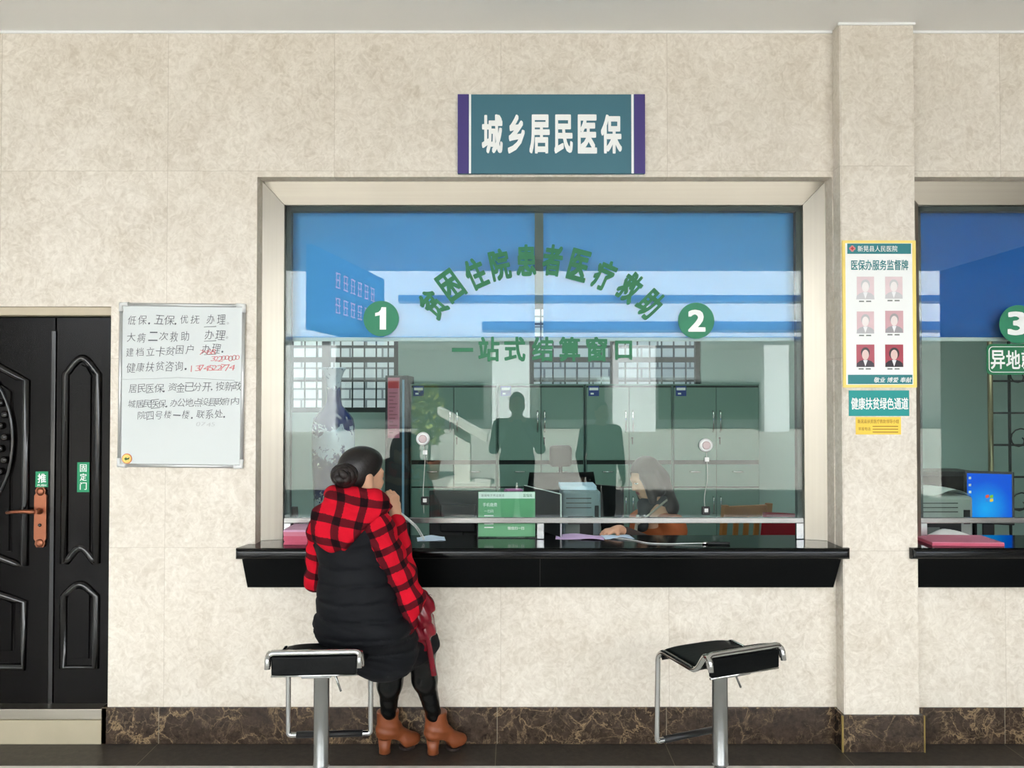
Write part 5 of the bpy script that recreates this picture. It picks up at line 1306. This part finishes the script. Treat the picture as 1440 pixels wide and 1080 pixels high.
for sg, kn, an in ((1, knR, anR), (-1, knL, anL)):
    h = pel + Rt * .085 * sg; body += [C_(h, kn, .055, .045, .05), C_(kn, an, .042, .028, .03), C_(an, an + np.array((.012, .006, -.06)), .018, .014, .02)]
kd = np.array((-.18, .02, 1.0))
body += hand_prims(wrR, (-.10, .10, 1.0), (-.80, .45, -.05), curl=(.75, .95, .7), s=.92, thumb=.5)
body += hand_prims(wrL, haL - wrL, (0, .1, -1), curl=(.15, .2, .15), s=.92, left=True)
soft('body', body, .0052, SKM, wo, mats=face_mats(hq, MH))
# hair drawn back into a bun
def H(x, y, z): return hc + MH @ np.array((x, y, z))
hair = [E_(H(0, -.020, .034), (.081, .098, .092), MH, .02), E_(H(0, -.055, -.02), (.070, .060, .070), MH, .03), E_(H(0, .015, .075), (.066, .070, .045), MH, .03),
        C_(H(0, -.07, -.06), H(0, -.05, -.10), .045, .03, .03)]
hcut = lambda x: -(((x - hc) @ MH)[..., 2] - (-.05 + .0) + np.maximum(-((x - hc) @ MH)[..., 1] - .0, 0) * 1.6 - np.maximum(((x - hc) @ MH)[..., 1], 0) * .95)
ho = soft('hair', hair, .006, M['hair'], wo, cut=lambda x: np.maximum(hcut(x), ((x - hc) @ MH)[..., 1] - .075))
bc = w_(484, 669, -.70)
MBU = MB()
for k in range(5):
    a0 = k * 1.2; rr = .040 - .006 * k
    MBU.tube([bc + np.array((rr * math.cos(t + a0), -.012 * k + .010 * math.sin(2 * t), rr * .85 * math.sin(t + a0))) for t in [2 * PI * i / 20 for i in range(20)]], .021 - .001 * k, 8, closed=True)
MBU.out('hair_bun', pm('dark bun hair', (26, 17, 15), .42, var=.35, scale=60, bump=.3), ho)
MBU = MB(); MBU.tube([bc + np.array((.036 * math.cos(t), .034, .036 * math.sin(t))) for t in [2 * PI * i / 20 for i in range(20)]], .012, 8, closed=True); MBU.out('hair_tie', M['black_plastic'], ho)
# long quilted vest
MT = frame(Ft)
ves = [E_(che + np.array((0, 0, .0)), (.165, .128, .15), MT, .05), E_(w_(500, 800, -.60), (.172, .135, .14), MT, .05), E_(wai + np.array((0, -.01, -.03)), (.195, .145, .14), MT, .06), E_(w_(508, 880, -.60), (.235, .165, .12), MT, .06),
       C_(shL + np.array((.02, 0, -.02)), shR + np.array((-.035, 0, -.02)), .075, .07, .05),
       C_(w_(525, 890, -.56), knR + np.array((-.005, -.02, .02)), .135, .098, .07), C_(w_(490, 890, -.55), knL + np.array((0, 0, .03)), .12, .085, .05),
       C_(w_(540, 915, -.55), w_(560, 935, -.34), .095, .07, .05), E_(w_(540, 918, -.58), (.145, .11, .118), None, .08)]
qy = [P(500, y, -.7).z for y in (772, 800, 822, 848, 872, 896, 921)]
def quilt(x):
    z = x[..., 2] + .03 * (x[..., 0] + .66) + .008 * np.sin(x[..., 0] * 14)
    g = 0
    for q in qy: g = g + .0085 * np.exp(-((z - q) / .007) ** 2)
    g = g - .004 * np.sin(x[..., 0] * 55 + 9 * np.sin(z * 30)) * np.sin(z * 40) * .6
    return g
def vcut(x):
    lo = .475 + .10 * np.clip((-.62 - x[..., 0]) * 4, 0, 1) + np.clip((x[..., 0] + .50) * .75, 0, .2)
    return lo - x[..., 2]
vo = soft('long_vest', ves, .008, M['vest'], wo, post=quilt, cut=vcut, smooth=1)
# plaid sleeves
per = .090
sl = [C_(shR + np.array((-.012, 0, .0)), elR, .078, .064, .03), C_(elR, wrR + (elR - wrR) * .12, .060, .042, .03), C_(elR, elR + np.array((.0, -.02, -.11)), .055, .035, .04)]
wr = lambda x: .006 * np.sin(x[..., 2] * 70 + x[..., 0] * 30) * np.sin(x[..., 0] * 50 + x[..., 2] * 20)
soft('right_sleeve', sl, .007, M['plaid'], wo, post=wr, uvf=lambda V: limb_uv(shR, elR, .072, per)(V))
soft('left_sleeve', [C_(shL, elL, .072, .056, .03), C_(elL, wrL + (elL - wrL) * .08, .056, .042, .03)], .007, M['plaid'], wo, post=wr, uvf=lambda V: limb_uv(shL, elL, .064, per)(V))
# plaid hood lying on the back
hd = [E_(w_(492, 728, -.685), (.165, .072, .125), None, .05), E_(w_(478, 748, -.70), (.125, .062, .085), None, .05), E_(w_(520, 716, -.68), (.10, .075, .085), None, .05), E_(w_(502, 742, -.70), (.09, .065, .075), None, .05)]
for i in range(10):
    a, b = [np.array((math.cos(t), math.sin(t))) for t in (2 * PI * i / 10, 2 * PI * (i + 1) / 10)]
    cn = w_(500, 702, -.60)
    hd.append(C_(cn + np.array((.098 * a[0], .085 * a[1], -.02 * a[0] - .01 * a[1])), cn + np.array((.098 * b[0], .085 * b[1], -.02 * b[0] - .01 * b[1])), .036, .036, .03))
def hfold(x):
    u, v = x[..., 0] + .70, x[..., 2] - 1.24
    return .006 * np.sin(u * 60 + v * 25) * np.clip(-x[..., 1] - .6, 0, .1) * 10 + .010 * np.exp(-((v - .075 - .3 * (u - .0) ** 2 + .02 * np.sin(u * 20)) / .012) ** 2)
def hcutf(x):                                       # the slanting lower edge of the hood
    l1, l2 = P(546, 714, -.70), P(490, 770, -.70); d = np.array((l2.x - l1.x, l2.z - l1.z)); d /= np.linalg.norm(d)
    return (x[..., 0] - l1.x) * -d[1] + (x[..., 2] - l1.z) * d[0] + .012 * np.sin(x[..., 1] * 30)
def huv(V):
    u = V[:, 0] + .25 * (V[:, 1] + .6) + .015 * np.sin(V[:, 2] * 22); v = V[:, 2] + .9 * np.clip(V[:, 1] + .70, 0, 1) + .03 * np.sin((V[:, 0] + .7) * 7)
    return np.stack([u * .92 + .01, v * .92 + .03], 1), None
soft('hood', hd, .007, M['plaid'], wo, post=hfold, cut=hcutf, uvf=huv)
# leggings
lg = []
for sg, kn, an in ((1, knR, anR), (-1, knL, anL)):
    h = pel + Rt * .085 * sg; cf = kn * .6 + an * .4 + np.array((-.012, -.012, 0))
    lg += [C_(h, kn, .085, .066, .04), C_(kn, cf, .064, .060, .04), C_(cf, an + np.array((0, 0, -.02)), .056, .032, .03)]
soft('leggings', lg, .007, M['legging'], wo, post=lambda x: .0018 * np.sin(x[..., 2] * 110 + x[..., 0] * 40) * np.clip((.33 - x[..., 2]) * 8, 0, 1))
# ankle boots
def boot(heel, toe, sgn):
    hb = G(*heel); tb = G(*toe); d = Vector((tb.x - hb.x, tb.y - hb.y, 0)); ln = d.length; d.normalize(); s = Vector((-d.y, d.x, 0))
    Q = lambda f, z, side=0: np.array((hb.x + d.x * f + s.x * side, hb.y + d.y * f + s.y * side, z))
    MB_ = np.array([(s.x, s.y, 0), (d.x, d.y, 0), (0, 0, 1)]).T
    pr = [C_(Q(.020, .215), Q(.016, .13), .057, .050, .03), C_(Q(.0, .105), Q(.03, .11), .038, .042, .03), C_(Q(.03, .13), Q(ln * .62, .062), .046, .038, .03), E_(Q(ln * .72, .045), (.041, .070, .034), MB_, .03), E_(Q(ln * .88, .036), (.033, .045, .024), MB_, .03)]
    def cut(x):
        f = (x[..., 0] - hb.x) * d.x + (x[..., 1] - hb.y) * d.y
        zlo = np.interp(f, (-.05, .035, .07, ln * .62, ln), (.082, .076, .058, .014, .016))
        return np.maximum(zlo - x[..., 2], x[..., 2] - .212)
    b = soft('ankle_boot', pr, .005, M['boot'], wo, cut=cut, post=lambda x: .0025 * np.sin(x[..., 2] * 150 + x[..., 0] * 40) * np.exp(-((x[..., 2] - .125) / .03) ** 2))
    mb = MB(); rings = []
    for z, k in ((.006, .94), (.03, .9), (.078, 1.12)):
        rings.append([mb.bm.verts.new(Vector((hb.x, hb.y, z)) + d * (math.cos(t) * .031 * k + .004) + s * math.sin(t) * .031 * k) for t in [2 * PI * i / 20 for i in range(20)]])
    for a, b2 in zip(rings, rings[1:]):
        for i in range(20): mb.bm.faces.new((a[i], a[(i + 1) % 20], b2[(i + 1) % 20], b2[i])).smooth = True
    mb.bm.faces.new(rings[0][::-1]); mb.bm.faces.new(rings[-1]); mb.out('heel', M['boot'], b)
    mb = MB(); mb.lathe([(.029, .0005), (.030, .006)], (hb.x + d.x * .004, hb.y + d.y * .004, 0), 20); mb.out('heel_tip', M['sole'], b)
    mb = MB(); out_ = []
    for i in range(24):
        t = 2 * PI * i / 24; f = ln * .76 + math.cos(t) * ln * .25; sd = math.sin(t) * .040 * (1 - .15 * math.cos(t)); out_.append((hb.x + d.x * f + s.x * sd, hb.y + d.y * f + s.y * sd, .004))
    mb.prism(out_, (0, 0, .012)); mb.out('sole', M['sole'], b)
boot((540, 1060), (583, 1049), -1); boot((608, 1061), (648, 1050), 1)

# handset with its coiled cord
hs = thing('telephone_handset', 'pale telephone handset with coiled white cord in the right hand of the woman', 'telephone', tuple(w_(543, 706, -.45)))
ha, hb_ = w_(547, 708, -.455), H(-.045, .05, .0) + np.array((0, .05, 0))
ha2 = w_(540, 703, -.47); hm = w_(533, 690, -.40)
HM = pm('pale grey handset', (176, 190, 206), .35)
mb = MB(); mb.tube(smooth_path([ha, ha2, hm, w_(520, 672, -.445)], .03, 5), .012, 12); mb.out('grip', HM, hs)
mb = MB(); mb.lathe([(.001, -.014), (.022, -.012), (.022, .010), (.001, .014)], w_(541, 704, -.455), 18, 'y'); mb.out('mouthpiece', HM, hs)
mb = MB(); mb.lathe([(.001, -.014), (.024, -.012), (.024, .010), (.001, .014)], w_(518, 671, -.445), 18, 'y'); mb.out('earpiece', HM, hs)
path = smooth_path([w_(550, 711, -.44), w_(560, 720, -.34), w_(572, 729, -.20), w_(586, 741, -.03), np.array((P(596, 752, .05).x, .06, CZ + .012))], .06, 6)
pts = []; acc = 0
for i in range(len(path) - 1):
    a, b = path[i], path[i + 1]; t = (b - a).normalized(); e1 = t.orthogonal().normalized(); e2 = t.cross(e1); n = max(2, int((b - a).length / .0011))
    for k in range(n):
        acc += (b - a).length / n; p = a.lerp(b, k / n); an = acc / .011 * 2 * PI
        ref1 = (Vector((0, 0, 1)) - t * t.z).normalized(); ref2 = t.cross(ref1)
        pts.append(p + (ref1 * math.cos(an) + ref2 * math.sin(an)) * .006)
mb = MB(); mb.tube(pts, .0016, 5); mb.out('coiled_cord', M['white'], hs)

# dark red bag hanging at her right side
bg = thing('handbag', 'dark red shiny leather bag with long strap ends at the right hip of the woman', 'bag', tuple(w_(592, 870, -.44)))
bp = [E_(w_(590, 862, -.44), (.060, .07, .095), None, .04), E_(w_(597, 884, -.42), (.050, .06, .075), None, .04), C_(w_(580, 838, -.46), w_(601, 848, -.42), .034, .028, .03), C_(w_(575, 880, -.50), w_(598, 910, -.42), .022, .022, .03)]
bo = soft('bag_body', bp, .006, M['bag'], bg, post=lambda x: .010 * np.sin(x[..., 2] * 60 + x[..., 0] * 70) * np.sin(x[..., 0] * 40 + x[..., 1] * 50))
mb = MB(); mb.tube(smooth_path([w_(578, 838, -.44), w_(588, 828, -.42), w_(599, 833, -.40), w_(603, 843, -.40), w_(598, 858, -.42)], .04, 6), .009, 8, flat=(1, .5)); mb.out('carry_handle', M['bag'], bg)
for q, r_ in (([(570, 868), (588, 878), (602, 900), (606, 925), (610, 950)], .014), ([(596, 884), (603, 905), (607, 930), (609, 948)], .011)):
    mb = MB(); mb.tube(smooth_path([w_(x, y, -.50 + .09 * i / len(q) * 1.4) for i, (x, y) in enumerate(q)], .05, 5), r_, 8, flat=(1.0, .35), up=(1, 0, 0)); mb.out('strap_end', M['bag'], bg)
c = w_(605, 838, -.40); mb = MB(); mb.tube([c + np.array((.006 * math.cos(t), 0, .006 * math.sin(t))) for t in [i * .5 for i in range(12)]], .0018, 6); mb.out('ring', M['chrome'], bg)

# ---- the clerk behind the glass
ck = thing('person', 'clerk with long dark hair and orange brown jacket bent over papers behind window one', 'person', (.93, .85, 0))
CY = .80
pe = w_(938, 850, CY + .05); pe[2] = .60; ch = w_(930, 770, CY); nk = w_(918, 706, CY)
CF_ = np.array((-.80, -.55, 0)); CRt = np.array((-.55, .80, 0)); MC = frame(CF_)
sR, sL = w_(925, 732, CY) + CRt * .15 + np.array((0, 0, -.01)), w_(925, 732, CY) - CRt * .15 + np.array((0, 0, -.01))
eR, eL = w_(888, 790, CY - .05), w_(950, 790, CY - .28); eL[2] = 1.0; eR = sR + np.array((-.10, -.12, -.20)); eL = sL + np.array((.0, -.08, -.17))
wL = np.array((P(870, 744, .28).x, .30, 1.050)); wR = np.array((P(890, 760, .45).x, .44, .98))
c2 = w_(908, 671, CY - .02); FH = np.array((-.86, -.30, -.40)); M2 = frame(FH)
kp, kq = head_prims(c2, M2, 1.0)
cbod = list(kp) + [C_(c2 + M2 @ np.array((0, -.02, -.05)), nk, .05, .055, .03), E_(ch, (.15, .10, .13), MC, .04), C_(ch, pe, .11, .13, .05), C_(sL, sR, .055, .055, .05), C_(nk, ch, .06, .09, .05)]
for s, e, w2 in ((sR, eR, wR), (sL, eL, wL)): cbod += [C_(s, e, .045, .037, .03), C_(e, w2, .036, .024, .03)]
for sg in (-1, 1):
    h = pe + CRt * .09 * sg + np.array((0, 0, -.06)); kn = h + CF_ * .32 ; kn[2] = .52; ft = kn + np.array((.02, .08, -.46)); cbod += [C_(h, kn, .08, .055, .04), C_(kn, ft, .052, .035, .03), C_(ft, ft + CF_ * .12, .034, .028, .03)]
cbod += hand_prims(wL, np.array((P(846, 746, .2).x, .235, 1.045)) - wL, (0, .2, -1), curl=(.35, .5, .4), s=.86, left=True)
cbod += hand_prims(wR, (-.9, -.5, -.15), (0, .2, -1), curl=(.3, .4, .3), s=.92)
soft('body', cbod, .0058, SKM, ck, mats=face_mats(kq, M2))
K = lambda x, y, z: c2 + M2 @ np.array((x, y, z))
ch_ = [E_(K(0, -.016, .034), (.083, .100, .095), M2, .02), E_(K(0, -.05, -.04), (.082, .062, .09), M2, .04), C_(K(0, -.07, -.05), w_(938, 712, CY + .06), .075, .07, .04), C_(w_(938, 712, CY + .04), w_(942, 714, CY + .03), .066, .048, .04), C_(K(-.066, .03, .03), K(-.068, .045, -.13), .030, .026, .03), C_(K(.066, .03, .03), K(.068, .045, -.13), .030, .026, .03), C_(K(.076, -.01, .02), K(.076, -.02, -.10), .03, .03, .03), C_(K(-.076, -.01, .02), K(-.076, -.02, -.10), .03, .03, .03)]
def ckcut(x):
    l = (x - c2) @ M2
    return np.minimum(np.minimum(l[..., 1] - .055 + np.clip(.04 - l[..., 2], 0, .1) * .5, .09 - np.abs(l[..., 0]) * 0 + 1), 1)
soft('hair', ch_, .007, M['hair_brown'], ck, cut=lambda x: np.where(((x - c2) @ M2)[..., 2] < .06, np.where(np.abs(((x - c2) @ M2)[..., 0]) < .050, ((x - c2) @ M2)[..., 1] - .03, ((x - c2) @ M2)[..., 1] - .075), -1.0))
jm = pm('orange brown jacket cloth', (168, 88, 44), .8, var=.15, scale=20)
jk = [E_(ch + np.array((0, 0, -.01)), (.175, .125, .15), MC, .05), C_(ch, pe + np.array((0, 0, .05)), .135, .15, .05), C_(sL, sR, .068, .068, .05)]
jk2 = []
for s, e, w2 in ((sR, eR, wR), (sL, eL, wL)): jk2 += [C_(s, e, .062, .052, .03), C_(e, w2 + (e - w2) * .12, .050, .036, .03)]
soft('jacket', jk + jk2[:1] + jk2[2:3], .008, jm, ck, post=lambda x: .006 * np.sin(x[..., 2] * 50 + x[..., 0] * 30))
soft('dark_cuff_sleeves', [jk2[1], jk2[3]], .007, pm('dark brown sleeve', (58, 46, 42), .8), ck)
for q in ([(897, 724, -.13), (895, 738, -.165), (893, 757, -.185)], [(938, 703, -.05), (915, 722, -.115), (896, 738, -.165)]):
    mb = MB(); mb.tube(smooth_path([w_(x, y, CY + dy) for x, y, dy in q], .05, 6), .012, 8, flat=(.8, .35), up=(0, -.4, 1) if q[0][0] > 900 else (1, -.4, 0)); mb.out('white_lapel', pm('white knitted trim', (170, 164, 148), .8, var=.3, scale=50), ck)
soft('dark_scarf', [C_(nk + np.array((.05, -.02, .01)), nk + np.array((-.07, -.05, -.01)), .042, .036, .03), C_(nk + np.array((-.06, -.06, -.01)), nk + np.array((-.085, -.10, -.13)), .034, .04, .03)], .006, pm('charcoal scarf', (44, 46, 48), .85, var=.2, scale=40), ck)
cc = thing('desk_chair', 'dark low chair the clerk sits on', 'chair', (pe[0], pe[1], 0))
mb = MB(); mb.box(pe[0] - .24, pe[0] + .24, pe[1] - .22, pe[1] + .22, .36, .44, bev=.03); mb.out('seat', M['leather_black'], cc)
for a in (-.2, .2):
    for b in (-.18, .18): mb = MB(); mb.tube([(pe[0] + a, pe[1] + b, .365), (pe[0] + a, pe[1] + b, 0)], .014, 8); mb.out('leg', M['black_plastic'], cc)

# ---- people in the hall who show only as mirror images
def stander(label, x, y, hgt, face, coat, arms_up=False):
    r = thing('person', label, 'person', (x, y, 0)); k = hgt / 1.70
    o = np.array((x, y, 0.0)); F_ = np.array((math.sin(face), math.cos(face), 0)); Rr = np.array((F_[1], -F_[0], 0)); MM = np.array([Rr, F_, (0, 0, 1)]).T
    p = lambda a, b, c: o + MM @ np.array((a, b, c)) * k
    hp_, hq_ = head_prims(p(0, .02, 1.585), MM, k)
    bd = hp_ + [C_(p(0, 0, 1.53), p(0, -.01, 1.42), .052 * k, .06 * k), E_(p(0, 0, 1.25), (.17 * k, .105 * k, .17 * k), MM, .05), E_(p(0, 0, 1.0), (.15 * k, .10 * k, .16 * k), MM, .05), C_(p(-.17, 0, 1.37), p(.17, 0, 1.37), .06 * k, None, .05)]
    ct = [E_(p(0, 0, 1.23), (.20 * k, .135 * k, .20 * k), MM, .05), E_(p(0, 0, .98), (.19 * k, .135 * k, .22 * k), MM, .05), C_(p(-.17, 0, 1.36), p(.17, 0, 1.36), .075 * k, None, .05)]
    tr = []; hands = []
    for s in (-1, 1):
        if arms_up: e, w2 = p(s * .24, .12, 1.12), p(s * .07, .26, 1.42)
        else: e, w2 = p(s * .25, -.02, 1.08), p(s * .25, .06, .84)
        bd += [C_(p(s * .19, 0, 1.36), e, .046 * k, .036 * k), C_(e, w2, .036 * k, .025 * k)]; ct += [C_(p(s * .19, 0, 1.36), e, .068 * k, .055 * k), C_(e, w2 + (e - w2) * .1, .053 * k, .04 * k)]
        bd += hand_prims(w2, (w2 - e) / np.linalg.norm(w2 - e), (-s * 1.0 * Rr + .2 * F_), curl=(.4, .5, .4), s=.95 * k, left=(s < 0))
        bd += [C_(p(s * .09, 0, .9), p(s * .10, .01, .48), .08 * k, .055 * k), C_(p(s * .10, .01, .48), p(s * .10, -.02, .09), .052 * k, .036 * k), C_(p(s * .10, -.02, .06), p(s * .12, .13, .04), .038 * k, .032 * k)]
        tr += [C_(p(s * .09, 0, .92), p(s * .10, .01, .48), .095 * k, .07 * k), C_(p(s * .10, .01, .48), p(s * .10, -.02, .10), .068 * k, .058 * k)]
        sh = soft('shoe', [C_(p(s * .10, -.03, .045), p(s * .12, .14, .04), .046 * k, .038 * k)], .008, M['black_plastic'], r, cut=lambda x: .002 - x[..., 2])
    soft('body', bd, .008, SKM, r, mats=face_mats(hq_, MM, k))
    soft('coat', ct, .010, coat, r); soft('trousers', tr, .010, pm('dark trousers', (34, 36, 42), .8), r)
    q = lambda a, b, c: p(0, .02, 1.585) + MM @ np.array((a, b, c)) * k
    soft('hair', [E_(q(0, -.02, .036), (.080 * k, .094 * k, .090 * k), MM, .02), E_(q(0, -.045, -.02), (.072 * k, .06 * k, .08 * k), MM, .03)], .008, M['hair'], r, cut=lambda x: ((x - q(0, 0, 0)) @ MM)[..., 1] - .05 * k - np.clip(((x - q(0, 0, 0)) @ MM)[..., 2] - .05, 0, .1) * 1.5)
    return r
c = refl(727, 620, 4.55); stander('person in grey coat standing behind the camera, mirrored above the green sign', c.x, -4.55, 1.84, 0, pm('dark grey coat', (96, 100, 104), .8), True)
c = refl(845, 620, 4.9); stander('person in long dark jacket standing in the hall, mirrored left of the clerk', c.x, -4.9, 1.74, .3, pm('black jacket', (70, 74, 78), .8))
